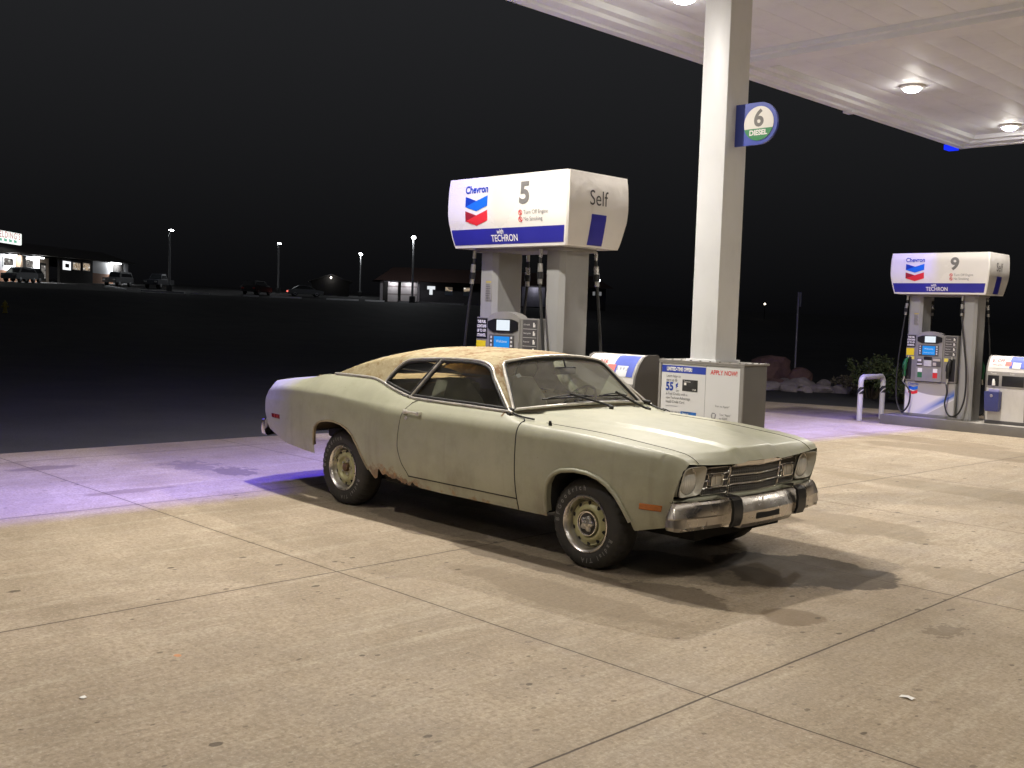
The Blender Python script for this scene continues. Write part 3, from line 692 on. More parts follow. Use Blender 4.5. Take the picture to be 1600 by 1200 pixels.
# ------------------------------------------------------------------ squeegee / litter stations
def station(label, loc, head):
    t = thing('service_station', label, 'service bin', loc, group='wash and litter stations on the islands')
    hw, hd, top = 0.335, 0.20, 1.195
    prof = [(-hd-0.005, 0.06), (-hd-0.03, 0.55), (-hd-0.04, 0.86), (-hd-0.025, 0.98), (-hd+0.03, 1.10), (-hd+0.10, top-0.02), (-hd+0.15, top), (hd-0.09, top), (hd-0.02, 1.12), (hd+0.025, 0.98), (hd+0.04, 0.86), (hd+0.03, 0.55), (hd+0.005, 0.06)]
    m = MB(); m.prism(prof, -hw+0.012, hw-0.012, lambda u, v, d_: (d_, u, v)); bd = m.build('body', M('station white', (0.66, 0.635, 0.60), 0.4, 0, 0.04, 2, dirt=0.1), t)
    for s_ in (-1, 1):
        e = [(u*1.03, 0.06+(v-0.06)*1.008) for u, v in prof]
        m = MB(); m.prism(e, s_*hw-0.012, s_*hw+0.012, lambda u, v, d_: (d_, u, v)); m.build('side_panel', M('station side grey', (0.145, 0.135, 0.125), 0.5, 0, 0.06, 3), t)
    m = MB(); m.box(-hw-0.005, hw+0.005, -hd-0.005, hd+0.005, 0, 0.065, 0.004); m.build('plinth', PUMP_DARK, t)
    # openings, set in proud dark frames
    m = MB(); m.box(-hw+0.015, hw-0.015, -hd-0.046, -hd-0.02, 0.64, 0.925, 0.004); fr = m.build('hatch_frame', M('hatch grey', (0.30, 0.285, 0.27), 0.45), bd)
    for a, b_ in ((-0.305, -0.115), (-0.065, 0.305)):
        m = MB(); m.box(a, b_, -hd-0.049, -hd-0.043, 0.67, 0.855, 0.002); m.build('hatch', BLACK_PL, fr)
    m = MB(); m.tube([(-0.20, -hd-0.055, 0.68), (-0.20, -hd-0.06, 0.74), (-0.205, -hd-0.055, 0.79)], [0.03, 0.026, 0.016], 8); m.build('soap_bottle', WHITE_TEXT, fr)
    m = MB(); put_text(m, 'Towels', 0.035, lambda u, v: (-0.21+u, -hd-0.048, 0.888+v)); put_text(m, 'Trash', 0.035, lambda u, v: (0.10+u, -hd-0.048, 0.888+v)); m.build('lettering', WHITE_TEXT, fr)
    # curved advertisement on the hood
    seg = [(-hd-0.036, 0.90), (-hd-0.025, 0.98), (-hd+0.03, 1.10), (-hd+0.10, top-0.02), (-hd+0.145, top-0.003)]
    L = [0]
    for a, b_ in zip(seg, seg[1:]): L.append(L[-1]+math.hypot(b_[0]-a[0], b_[1]-a[1]))
    fu = pchip([(l, s_[0]) for l, s_ in zip(L, seg)]); fv = pchip([(l, s_[1]) for l, s_ in zip(L, seg)])
    def A(u, v, d_): return (u, float(fu(v))-d_*0.8, float(fv(v))+d_*0.6)
    def patch(u0, u1, v0, v1, d_): return MB().grid([[A(u0+(u1-u0)*k/6, v, d_) for k in range(7)] for v in np.linspace(v0, v1, 12)])
    e = L[-1]
    ad = patch(-0.305, 0.305, 0.085, e-0.008, 0.003).build('advert', M('advert white', (0.74, 0.71, 0.69), 0.35), bd)
    patch(0.035, 0.30, 0.088, e-0.012, 0.005).build('advert_blue', M('advert blue', (0.12, 0.16, 0.55), 0.35), ad)
    patch(0.085, 0.22, 0.088, 0.20, 0.0065).build('advert_card', M('advert card', (0.82, 0.82, 0.84), 0.35), ad)
    patch(-0.04, 0.062, 0.13, 0.21, 0.0068).build('advert_tag', M('advert salmon', (0.75, 0.20, 0.18), 0.4), ad)
    m = MB(); put_text(m, '$1 OFF', 0.085, lambda u, v: A(-0.165+u, 0.225+v, 0.0065), bold=0.001, sx=0.8); put_text(m, 'every gallon', 0.04, lambda u, v: A(-0.165+u, 0.145+v, 0.0065), sx=0.9)
    m.build('lettering', TXT_R, ad)
    m = MB(); put_text(m, '5 9 9 3', 0.05, lambda u, v: A(0.152+u, 0.165+v, 0.008)); m.build('lettering', M('slate lettering', (0.16, 0.2, 0.3), 0.5), ad)
    return t
st1 = station('white wash station with grey sides beside the advert cabinet, half hidden by the coupe', (-2.185, 2.17, 0.085), 0)
st2 = station('white wash station on the far island right of the pump numbered 9', (-2.44, 13.26, -0.005), 0)
bk = thing('washer_bucket', 'navy blue squeegee bucket hung on the far white wash station', 'bucket', (-2.62, 13.26-0.235, 0.42))
BUCK = M('bucket navy', (0.045, 0.055, 0.20), 0.45, 0, 0.06, 4)
def brow(w0, d0, z): return [(-w0, 0, z), (w0, 0, z), (w0, -d0, z), (-w0, -d0, z)]
m = MB(); rws = [brow(0.105, 0.11, -0.20), brow(0.115, 0.125, -0.15), brow(0.125, 0.145, 0.10), brow(0.127, 0.145, 0.145), brow(0.112, 0.13, 0.145)]
rws[-1] = [(-0.112, -0.012, 0.145), (0.112, -0.012, 0.145), (0.112, -0.132, 0.145), (-0.112, -0.132, 0.145)]
rws.append([(-0.10, -0.014, 0.06), (0.10, -0.014, 0.06), (0.10, -0.12, 0.06), (-0.10, -0.12, 0.06)])
m.grid(rws, True); m.add(rws[0], [(0, 1, 2, 3)]); m.add(rws[-1], [(0, 1, 2, 3)]); m.build('tub', BUCK, bk, angle=30)
m = MB(); m.lathe([(0.001, 0), (0.026, 0), (0.028, 0.004)], (0, -0.150, 0.075), 'y', 16); m.build('badge', CHROME_S, bk)
m = MB(); m.box(-0.09, 0.09, -0.04, -0.015, 0.13, 0.185, 0.006); m.build('squeegee', M('squeegee lilac', (0.35, 0.33, 0.6), 0.5), bk)

# ------------------------------------------------------------------ advert cabinet round the column foot
ac = thing('advert_cabinet', 'grey steel cabinet with a two-part offer poster around the column foot', 'cabinet', (-1.125, 2.18, 0.085))
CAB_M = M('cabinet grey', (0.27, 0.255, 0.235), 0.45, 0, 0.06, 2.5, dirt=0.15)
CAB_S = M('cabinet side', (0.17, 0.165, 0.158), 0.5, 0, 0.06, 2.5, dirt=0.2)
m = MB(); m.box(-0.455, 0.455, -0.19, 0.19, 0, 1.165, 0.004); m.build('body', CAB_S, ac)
m = MB(); m.box(-0.47, 0.47, -0.205, 0.205, 1.167, 1.186, 0.004)
for k in range(9): m.tube([(-0.43+k*0.105, -0.19, 1.186), (-0.43+k*0.105, -0.19, 1.194)], 0.010, 8)
for k in range(4): m.tube([(0.455, -0.16+k*0.105, 1.186), (0.455, -0.16+k*0.105, 1.194)], 0.010, 8)
m.build('lid', CAB_M, ac)
m = MB()
m.box(-0.465, 0.465, -0.203, -0.191, 1.152, 1.166, 0.003); m.box(-0.465, -0.440, -0.205, -0.191, 0.0, 1.150, 0.003); m.box(0.425, 0.465, -0.205, -0.191, 0.0, 1.150, 0.003); m.box(-0.438, 0.423, -0.205, -0.191, 0.0, 0.10, 0.003)
m.build('poster_frame', CAB_M, ac)
PX = lambda u, v, d_=0.0: (u-0.005, -0.1945-d_, 1.115+v)
POSTER = M('poster paper', (0.70, 0.695, 0.69), 0.35, 0, 0.02, 1.0)
m = MB(); m.add([PX(-0.432, -1.0), PX(0.062, -1.0), PX(0.062, 0.036), PX(-0.432, 0.036)], [(0, 1, 2, 3)]); m.add([PX(0.066, -1.0, 0.001), PX(0.428, -1.0, 0.001), PX(0.428, 0.034, 0.001), PX(0.066, 0.034, 0.001)], [(0, 1, 2, 3)])
po = m.build('poster', POSTER, ac)
m = MB(); m.add([PX(-0.430, -0.048, 0.0012), PX(0.062, -0.048, 0.0012), PX(0.062, 0.018, 0.0012), PX(-0.430, 0.018, 0.0012)], [(0, 1, 2, 3)]); m.build('poster_band', M('poster blue', (0.03, 0.06, 0.40), 0.4), po)
m = MB(); put_text(m, 'LIMITED-TIME OFFER!', 0.046, lambda u, v: PX(-0.375+u, -0.016+v, 0.0022), 'LEFT', bold=0.0022, sx=0.66); m.build('lettering', WHITE_TEXT, po)
m = MB(); put_text(m, 'APPLY NOW!', 0.058, lambda u, v: PX(0.258+u, -0.022+v, 0.0022), bold=0.0012, sx=0.82); m.build('lettering', TXT_R, po)
m = MB()
put_text(m, '55', 0.105, lambda u, v: PX(-0.380+u, -0.182+v, 0.0022), 'LEFT', bold=0.004, sx=0.85); put_text(m, '\u00a2', 0.06, lambda u, v: PX(-0.265+u, -0.160+v, 0.0022), 'LEFT', bold=0.002)
put_text(m, '45', 0.105, lambda u, v: PX(-0.380+u, -0.490+v, 0.0022), 'LEFT', bold=0.004, sx=0.85); put_text(m, '\u00a2', 0.06, lambda u, v: PX(-0.265+u, -0.468+v, 0.0022), 'LEFT', bold=0.002)
m.build('lettering', TXT_B, po)
m = MB()
for s_, v0, sz in (('Learn how to', -0.082, 0.038), ('earn up to', -0.118, 0.038), ('in Fuel Credits with a', -0.246, 0.036), ('new Techron Advantage', -0.284, 0.036), ('Visa\u00ae Credit Card.', -0.322, 0.036), ('Or earn up to', -0.413, 0.038)):
    put_text(m, s_, sz, lambda u, v: PX(-0.375+u, v0+v, 0.0022), 'LEFT', sx=0.78)
put_text(m, '/gal*', 0.024, lambda u, v: PX(-0.262+u, -0.214+v, 0.0022), 'LEFT'); put_text(m, 'Scan to Apply*', 0.026, lambda u, v: PX(0.255+u, -0.322+v, 0.0022))
put_text(m, 'Text \u201cApply\u201d', 0.026, lambda u, v: PX(0.228+u, -0.397+v, 0.0022), 'LEFT', sx=0.9); put_text(m, 'to 42249', 0.026, lambda u, v: PX(0.228+u, -0.430+v, 0.0022), 'LEFT', sx=0.9)
m.box(-0.38, -0.24, -0.197, -0.1963, 0.753, 0.755)
m.build('lettering', M('poster grey lettering', (0.13, 0.13, 0.14), 0.5), po)
m = MB(); m.prism([(0.145, -0.44), (0.185, -0.44), (0.195, -0.40), (0.175, -0.385), (0.15, -0.385), (0.138, -0.41)], 0.0015, 0.0025, lambda u, v, d_: PX(u, v, d_)); ic = m.build('phone_icon', M('icon grey', (0.25, 0.25, 0.26), 0.5), po)
m = MB(); m.prism([(0.153, -0.43), (0.178, -0.43), (0.182, -0.395), (0.156, -0.395)], 0.003, 0.004, lambda u, v, d_: PX(u, v, d_)); m.build('icon_screen', POSTER, ic)
for (a, b_, c_, d_, mt) in ((-0.190, -0.020, -0.212, -0.106, M('poster black card', (0.03, 0.03, 0.032), 0.3, 0, 0.6, 9)), (-0.198, -0.024, -0.512, -0.402, M('poster blue card', (0.03, 0.13, 0.42), 0.3, 0, 0.6, 9))):
    m = MB(); m.prism([(a, c_), (b_, c_), (b_, d_), (a, d_)], 0.001, 0.003, lambda u, v, q: PX(u, v, q)); cd_ = m.build('card_picture', mt, po)
    m = MB(); m.prism([(a+0.02, c_+0.055), (a+0.045, c_+0.055), (a+0.045, c_+0.078), (a+0.02, c_+0.078)], 0.0035, 0.0042, lambda u, v, q: PX(u, v, q)); put_text(m, 'Techron', 0.022, lambda u, v: PX(a+0.015+u, d_-0.018+v, 0.004), 'LEFT'); put_text(m, 'VISA', 0.024, lambda u, v: PX(b_-0.012+u, c_+0.016+v, 0.004), 'RIGHT'); m.build('card_print', WHITE_TEXT, cd_)

# ------------------------------------------------------------------ the old coupe
def paint_mat(name='faded sage paint', roof=False):
    t = NT(name); co = t.co(); X, Y, Z = t.sep(co)
    n1 = t.noise(1.6, 5, 0.6); n2 = t.noise(7, 6, 0.65); n3 = t.noise(90, 2, 0.6); ns = t.noise(5.0, 5, 0.65, stretch=(1.0, 1.0, 0.22))
    c = t.mix(t.mrange(n1, 0.3, 0.7), (0.300, 0.297, 0.210), (0.388, 0.381, 0.278))
    c = t.mix(t.mrange(n2, 0.48, 0.72, 0, 0.45), c, (0.255, 0.255, 0.168))
    c = t.mix(t.mrange(ns, 0.55, 0.72, 0, 0.35), c, (0.43, 0.415, 0.295))
    c = t.mix(t.mrange(n3, 0.55, 0.8, 0, 0.10), c, (0.2, 0.19, 0.13))
    # bleached patch and bare olive patches on the bonnet
    top = t.math('MULTIPLY', t.mrange(Z, 0.80, 0.84), t.mrange(X, -0.7, -0.55))
    c = t.mix(t.math('MULTIPLY', top, t.mrange(t.noise(1.3, 4, 0.6, off=(4, 2, 0)), 0.42, 0.6, 0, 0.55)), c, (0.40, 0.385, 0.27))
    oli = t.math('MULTIPLY', t.mrange(X, 0.12, 0.45), t.mrange(t.noise(2.6, 5, 0.65, off=(1, 7, 0)), 0.48, 0.66, 0, 0.6))
    c = t.mix(t.math('MULTIPLY', top, oli), c, (0.215, 0.225, 0.12))
    # rust: sills, arch lips, scattered
    nr = t.noise(9, 7, 0.72); nr2 = t.noise(26, 5, 0.7)
    low = t.mrange(Z, 0.295, 0.40, 1, 0)
    rear = t.math('MULTIPLY', t.mrange(X, -2.50, -2.25), t.mrange(X, -1.55, -1.95))
    rz_ = t.math('MULTIPLY', rear, t.mrange(Z, 0.55, 0.36))
    rmask = t.math('ADD', t.math('MULTIPLY', low, 0.19), t.math('MULTIPLY', rz_, 0.27))
    rust = t.mrange(t.math('ADD', nr, rmask), 0.70, 0.80)
    rcol = t.mix(t.mrange(nr2, 0.35, 0.65), (0.30, 0.13, 0.035), (0.075, 0.032, 0.015))
    rcol = t.mix(t.mrange(nr, 0.5, 0.7, 0, 0.6), rcol, (0.42, 0.25, 0.09))
    c = t.mix(t.math('MULTIPLY', rust, 0.9), c, rcol)
    vo = t.voro(16, 'F1'); chip = t.math('MULTIPLY', t.mrange(t.math('ADD', vo.outputs['Distance'], t.math('MULTIPLY', t.noise(70, 3), 0.12)), 0.10, 0.14, 1, 0), t.mrange(t.sep(vo.outputs['Color'])[0], 0.80, 0.82))
    c = t.mix(t.math('MULTIPLY', chip, 0.75), c, (0.10, 0.075, 0.05))
    low_brown = t.math('MULTIPLY', t.mrange(t.noise(3.2, 6, 0.7, off=(3, 3, 6), stretch=(1, 1, 0.5)), 0.50, 0.66), t.mrange(Z, 0.62, 0.30))  # browner patches, stronger towards the sills
    c = t.mix(t.math('MULTIPLY', low_brown, 0.5), c, (0.15, 0.125, 0.08))
    run = t.math('MULTIPLY', t.mrange(t.noise(11, 3, 0.5, stretch=(1, 0.05, 0.04), off=(0, 0, 2)), 0.58, 0.68), t.mrange(Z, 0.93, 0.60))
    c = t.mix(t.math('MULTIPLY', run, 0.20), c, (0.17, 0.155, 0.105))
    dent = t.bump(t.noise(1.5, 2, 0.4), 0.35, 0.02)
    b_ = t.n('ShaderNodeBump'); b_.inputs['Strength'].default_value = 0.06; b_.inputs['Distance'].default_value = 0.004; t.l(t.math('ADD', n3, t.math('MULTIPLY', rust, 3.0)), b_.inputs['Height']); t.l(dent, b_.inputs['Normal']); b = b_.outputs[0]
    return t.done(t.pbr(c, t.mrange(n2, 0.3, 0.7, 0.42, 0.56), 0, 0.62, b, 0.22, coat_rough=0.32))
def roof_mat():
    t = NT('weathered tan roof'); n1 = t.noise(2.2, 6, 0.65); n2 = t.noise(5.5, 8, 0.76, dist=0.4); n3 = t.noise(30, 4, 0.7); n4 = t.noise(3.5, 5, 0.7, off=(5, 1, 2))
    X, Y, Z = t.sep(t.co())
    c = t.mix(t.mrange(n1, 0.3, 0.7), (0.285, 0.226, 0.125), (0.385, 0.335, 0.21))
    c = t.mix(t.mrange(n2, 0.48, 0.57, 0, 0.9), c, (0.19, 0.098, 0.038))
    c = t.mix(t.mrange(n4, 0.54, 0.68, 0, 0.6), c, (0.20, 0.155, 0.075))
    c = t.mix(t.mrange(n3, 0.50, 0.72, 0, 0.55), c, (0.54, 0.47, 0.33))
    c = t.mix(t.math('MULTIPLY', t.mrange(n2, 0.40, 0.55), t.mrange(X, -2.0, -2.7, 0, 0.55)), c, (0.225, 0.19, 0.085))
    return t.done(t.pbr(c, 0.8, 0, 0.25, t.bump(n3, 0.25, 0.006)))
def chrome_mat(name, pit=0.25, rough=0.16, tint=(0.70, 0.68, 0.64)):
    t = NT(name); n = t.noise(14, 6, 0.72); n2 = t.noise(3, 4)
    r_ = t.mrange(n, 0.60, 0.70, 0, pit*2.2)
    c = t.mix(r_, tint, (0.12, 0.07, 0.035))
    return t.done(t.pbr(c, t.math('ADD', t.mrange(n2, 0.3, 0.7, rough*0.7, rough*1.6), t.math('MULTIPLY', r_, 0.5)), t.mrange(r_, 0, 1, 1, 0.2), 0.5))
def glass_mat(name, tint, dust, rough=0.02):
    t = NT(name); n = t.noise(4, 6, 0.7); n2 = t.noise(22, 4, 0.7)
    tr = t.n('ShaderNodeBsdfTransparent'); tr.inputs[0].default_value = (*tint, 1)
    gl = t.n('ShaderNodeBsdfGlossy'); gl.inputs['Roughness'].default_value = rough; gl.inputs[0].default_value = (0.9, 0.9, 0.9, 1)
    df = t.n('ShaderNodeBsdfDiffuse'); df.inputs[0].default_value = (0.55, 0.52, 0.44, 1)
    fr = t.n('ShaderNodeFresnel'); fr.inputs[0].default_value = 1.5
    m1 = t.n('ShaderNodeMixShader'); t.l(t.math('MULTIPLY', fr.outputs[0], 1.0), m1.inputs[0]); t.l(tr.outputs[0], m1.inputs[1]); t.l(gl.outputs[0], m1.inputs[2])
    m2 = t.n('ShaderNodeMixShader'); t.l(t.math('MULTIPLY', t.mrange(n, 0.3, 0.75, 0.25, 1.0), t.mrange(n2, 0.3, 0.7, dust*0.7, dust)), m2.inputs[0]); t.l(m1.outputs[0], m2.inputs[1]); t.l(df.outputs[0], m2.inputs[2])
    return t.done(m2.outputs[0])
PAINT = paint_mat(); ROOFM = roof_mat()
CHROME = chrome_mat('aged chrome', 0.12, 0.14); CHROME_R = chrome_mat('pitted bumper chrome', 0.45, 0.26, (0.56, 0.53, 0.49))
TRIM = M('dull bright trim', (0.62, 0.59, 0.53), 0.34, 0.55, 0.2, 18)
GLASS_W = glass_mat('dusty windscreen glass', (0.92, 0.94, 0.89), 0.24); GLASS_S = glass_mat('side glass', (0.94, 0.95, 0.90), 0.05)
GASKET = M('black weatherstrip', (0.014, 0.013, 0.012), 0.6, 0, 0.2)
SEAM = M('panel gap', (0.010, 0.009, 0.008), 0.9, 0, 0.1)
UNDER = M('undercoat', (0.014, 0.013, 0.012), 0.9, 0, 0.2, 5, bump=0.2)
LINER = M('rusty wheelhouse', (0.050, 0.033, 0.020), 0.9, 0, 0.4, 6)

car = thing('parked_car', 'faded sage green two-door coupe with tan patched roof parked on the concrete', 'car', (-1.4, 0, 0))
def cpart(mb, name, mat, parent=None, angle=38, smooth=True):
    o = mb.build(name, mat, parent or car, smooth, angle)
    if parent is None: o.location = (1.4, 0, 0)
    return o

# --- section functions (x forward from the front axle, z up)
f_zb = linf([(-3.93, .53), (-3.86, .50), (-3.62, .44), (-3.08, .405), (-3.045, .40), (-2.19, .292), (-1.5, .295), (-.325, .298), (.435, .318), (.60, .350), (.70, .372)])
f_zs = pchip([(-3.93, .912), (-3.81, .925), (-3.42, .945), (-3.14, .955), (-2.73, .945), (-2.35, .925), (-1.95, .915), (-1.6, .918), (-.78, .916), (-.6, .905), (0, .883), (.38, .853), (.56, .828), (.64, .806), (.69, .775)])
f_ws = pchip([(-3.93, .765), (-3.6, .815), (-3.14, .852), (-2.73, .868), (-2.35, .868), (-2.0, .852), (-1.7, .840), (-.78, .838), (-.6, .843), (0, .845), (.38, .832), (.56, .808), (.64, .788), (.69, .764)])
f_wm = pchip([(-3.93, .795), (-3.5, .855), (-3.0, .897), (-2.3, .910), (-1.2, .906), (0, .904), (.35, .886), (.56, .856), (.69, .820)])
f_zbelt = pchip([(-3.93, .964), (-3.8, .975), (-3.5, 1.008), (-3.3, 1.042), (-3.15, 1.07), (-2.9, 1.085), (-2.45, 1.085), (-2.3, 1.055), (-2.1, 1.005), (-1.9, .970), (-1.6, .958), (-.85, .954), (-.70, .945), (-.60, .93)])
Yp = lambda z: .785-.5*(z-.955)-0.06*np.maximum(0, z-1.2)
f_yseam = pchip([(-3.93, .68), (-3.5, .68), (-3.2, .705), (-3.1, .72), (-2.45, .72), (-2.3, .735), (-2.1, .760), (-1.9, .7775), (-.85, .785), (-.72, .76), (-.60, .71), (-.3, .70), (.4, .69), (.69, .665)])
f_zc = pchip([(-.80, .974), (-.6, .962), (-.2, .936), (.2, .902), (.4, .872), (.5, .855), (.585, .838), (.69, .757)])
_fz0 = f_zc
f_zc = lambda x: np.where(np.asarray(x) > .592, .836+(np.asarray(x)-.592)*(-.079/.098), np.minimum(_fz0(np.minimum(x, .50)), 2)+np.where(np.asarray(x) > .50, (np.asarray(x)-.50)*(-.019/.092), 0))
f_yc = pchip([(-.8, .52), (-.3, .44), (.2, .33), (.69, .20)])
def hood(x, y):
    ay = np.abs(y); zs = f_zs(x)-.004; zc = f_zc(x)-.014
    b = zs+(zc-zs)*(1-np.clip(ay/.74, 0, 1)**2.6)
    return b+.014*sstep((f_yc(x)+.02-ay)/.036)
rs = random.Random(5)
_rx = np.arange(-2.22, -1.35, 0.011); _ry = np.array([max(0, rs.gauss(0.012, 0.014)) for _ in _rx]); _ry = np.convolve(_ry, [.25, .5, .25], 'same')
_ry *= np.clip((-1.45-_rx)/0.35, 0, 1)*0.9
_ry += 0.075*np.exp(-((_rx+2.145)/0.028)**2)+0.055*np.exp(-((_rx+2.07)/0.045)**2)+0.030*np.exp(-((_rx+1.96)/0.06)**2)+0.03*np.exp(-((_rx+1.74)/0.022)**2)
ARCH_F = [(-.327, .285), (-.325, .33), (-.318, .42), (-.300, .52), (-.27, .57), (-.23, .605), (-.17, .632), (-.06, .648), (.06, .644), (.15, .622), (.22, .588), (.29, .528), (.35, .45), (.40, .375), (.438, .305)]
ARCH_R = [(-3.047, .38), (-3.045, .48), (-3.040, .58), (-3.025, .635), (-2.99, .668), (-2.93, .692), (-2.84, .706), (-2.74, .708), (-2.64, .695), (-2.55, .668), (-2.47, .622), (-2.40, .545), (-2.34, .455), (-2.28, .365), (-2.215, .285)]
f_af = linf(ARCH_F); f_ar = linf(ARCH_R)
def zlow(x):
    z = float(f_zb(x))+float(np.interp(x, _rx, _ry, left=0, right=0))
    if ARCH_F[0][0] < x < ARCH_F[-1][0]: z = max(z, float(f_af(x)))
    if ARCH_R[0][0] < x < ARCH_R[-1][0]: z = max(z, float(f_ar(x)))
    return z
_off = {}
def side_w(x, z):
    k = round(float(x), 5)
    if k not in _off:
        zs, ws, wm = float(f_zs(x)), float(f_ws(x)), float(f_wm(x))
        L = zs-.30; e = wm-ws
        _off[k] = (pchip([(.20, -.085), (.30, -.052), (.36, -.034), (.44, -.016), (.52, -.005), (.60, 0), (.68, -.001), (zs-.14, -.005), (zs-.075, -.012), (zs-.03, -e*.50), (zs, -e)]) if zs-.14 > .69 else pchip([(.20, -.085), (.30, -.052), (.44, -.016), (.58, 0), (.66, -.004), (zs-.05, -e*.5), (zs, -e)]), wm)
    f, wm = _off[k]
    return wm+float(f(z))
f_rear = pchip([(.38, .10), (.5, .055), (.60, -.005), (.70, -.042), (.79, -.046), (.86, -.01), (.92, .03), (.97, .02), (1.0, .01)])
def warp(x, y, z):
    k = float(sstep((x-.25)/.44))
    if k > 0:
        x = x+k*(z-.60)*.30
        ws = .80; x += .062*max(0, 1-abs(y)/ws)*float(sstep((x-.30)/.38))*float(sstep((z-.55)/.15))
    k = float(sstep((-3.45-x)/.48))
    if k > 0: x = x+k*(float(f_rear(z))-.15*max(0, 1-(abs(y)/.80)**2.5))
    return (x, y, z)
st = set(np.linspace(-3.93, -3.06, 56)); st |= set(np.linspace(-2.2, -.34, 150)); st |= set(np.linspace(.44, .69, 30))
for A_ in (ARCH_F, ARCH_R):
    for (a, za), (b_, zb_) in zip(A_, A_[1:]):
        n = max(1, int(max((b_-a)/.014, abs(zb_-za)/.02)))
        for k in range(n+1): st.add(round(a+(b_-a)*k/n, 5))
st = sorted(float(round(s_, 5)) for s_ in st); st = [s_ for i, s_ in enumerate(st) if i == 0 or s_-st[i-1] > 0.0004]
NS, K1, K2 = 40, 12, 26
NP = NS+K1+K2+1
sect = []
for x in st:
    zl, zs, ws = zlow(x), float(f_zs(x)), float(f_ws(x)); pts = []
    for i in range(NS):
        z = zl+(zs-zl)*i/NS; pts.append((x, side_w(x, z), z))
    yb = float(f_yseam(x)); zbt = float(f_zbelt(x)) if x < -.60 else float(hood(x, yb))
    if -.80 < x < -.50: 
        k = float(sstep((x+.80)/.30)); zbt = (1-k)*float(f_zbelt(min(x, -.6)))+k*float(hood(x, yb))
    for i in range(K1):
        t_ = i/K1; y = ws+(yb-ws)*t_
        bulge = 0.32*(1 if x < -.6 else .55)
        z = zs+(zbt-zs)*(t_+bulge*t_*(1-t_)); pts.append((x, y, z))
    for i in range(K2+1):
        y = yb*(1-i/K2)
        if x > -.80: z = float(hood(x, y))+(zbt-float(hood(x, yb)))*(y/yb)**6
        else: z = zbt+.022*(1-(y/yb)**2)
        pts.append((x, y, z))
    # ease the fold line and the seam fold
    P = np.array(pts)
    for _ in range(1):
        Q = P.copy()
        for i in list(range(NS-1, NS+2)): Q[i, 1:] = (P[i-1, 1:]+2*P[i, 1:]+P[i+1, 1:])/4
        P = Q
    sect.append([tuple(p) for p in P])
NX = len(st)
allv = []
for sgn in (-1, 1):
    for s_ in sect:
        for (x, y, z) in s_: allv.append(warp(x, sgn*y, z))
def vid(side, i, j): return side*NX*NP+i*NP+j
XWB = lambda y: -.655-.115*(y/.70)**2          # windscreen base line
DOOR_R = pchip([(.30, -1.76), (.38, -1.775), (.48, -1.845), (.62, -1.885), (.81, -1.865), (.93, -1.82), (.99, -1.76)])
DOOR_F = lambda z: -.600-.02*(z-.5)
groups = {'body': [], 'door_n': [], 'door_f': [], 'bonnet': [], 'boot_lid': []}
for side in (0, 1):
    for i in range(NX-1):
        for j in range(NP-1):
            q = (vid(side, i, j), vid(side, i+1, j), vid(side, i+1, j+1), vid(side, i, j+1))
            if side == 1: q = q[::-1]
            x = (st[i]+st[i+1])/2; y = sum(sect[i+a][j+b_][1] for a in (0, 1) for b_ in (0, 1))/4; z = sum(sect[i+a][j+b_][2] for a in (0, 1) for b_ in (0, 1))/4
            if j >= NS+K1:
                if -3.30 < x < XWB(y)-.045: continue
                if x >= -1.0: groups['bonnet'].append(q)
                elif x < -3.30: groups['boot_lid'].append(q)
                continue
            if z > .378 and float(DOOR_R(z)) < x < DOOR_F(z): groups['door_n' if side == 0 else 'door_f'].append(q)
            else: groups['body'].append(q)
# one mesh for normals, then split so panels keep the same shading across gaps
full = bpy.data.meshes.new('tmp'); full.from_pydata(allv, [], [q for g_ in groups.values() for q in g_]); full.update()
vn = np.array([v.normal[:] for v in full.vertices])
def panel(name, faces, mat, extra=None, parent=None):
    used = sorted({i for f_ in faces for i in f_}); mp = {k: n for n, k in enumerate(used)}
    me = bpy.data.meshes.new(name); me.from_pydata([allv[k] for k in used], [], [tuple(mp[i] for i in f_) for f_ in faces])
    me.materials.append(mat); me.polygons.foreach_set('use_smooth', [True]*len(me.polygons))
    me.update(); me.normals_split_custom_set_from_vertices([tuple(vn[k]) for k in used])
    o = bpy.data.objects.new(name, me); COL.objects.link(o); o.parent = parent or car; o.location = (1.4, 0, 0) if not parent else (0, 0, 0)
    return o
body = panel('body', groups['body'], PAINT); door = panel('door', groups['door_n'], PAINT); door2 = panel('door', groups['door_f'], PAINT)
bonnet = panel('bonnet', groups['bonnet'], PAINT); boot = panel('boot_lid', groups['boot_lid'], PAINT)
bpy.data.meshes.remove(full)
def side_pt(x, z, sgn=-1, out=0.0):
    p = warp(x, sgn*(side_w(x, z)+out), z); return p
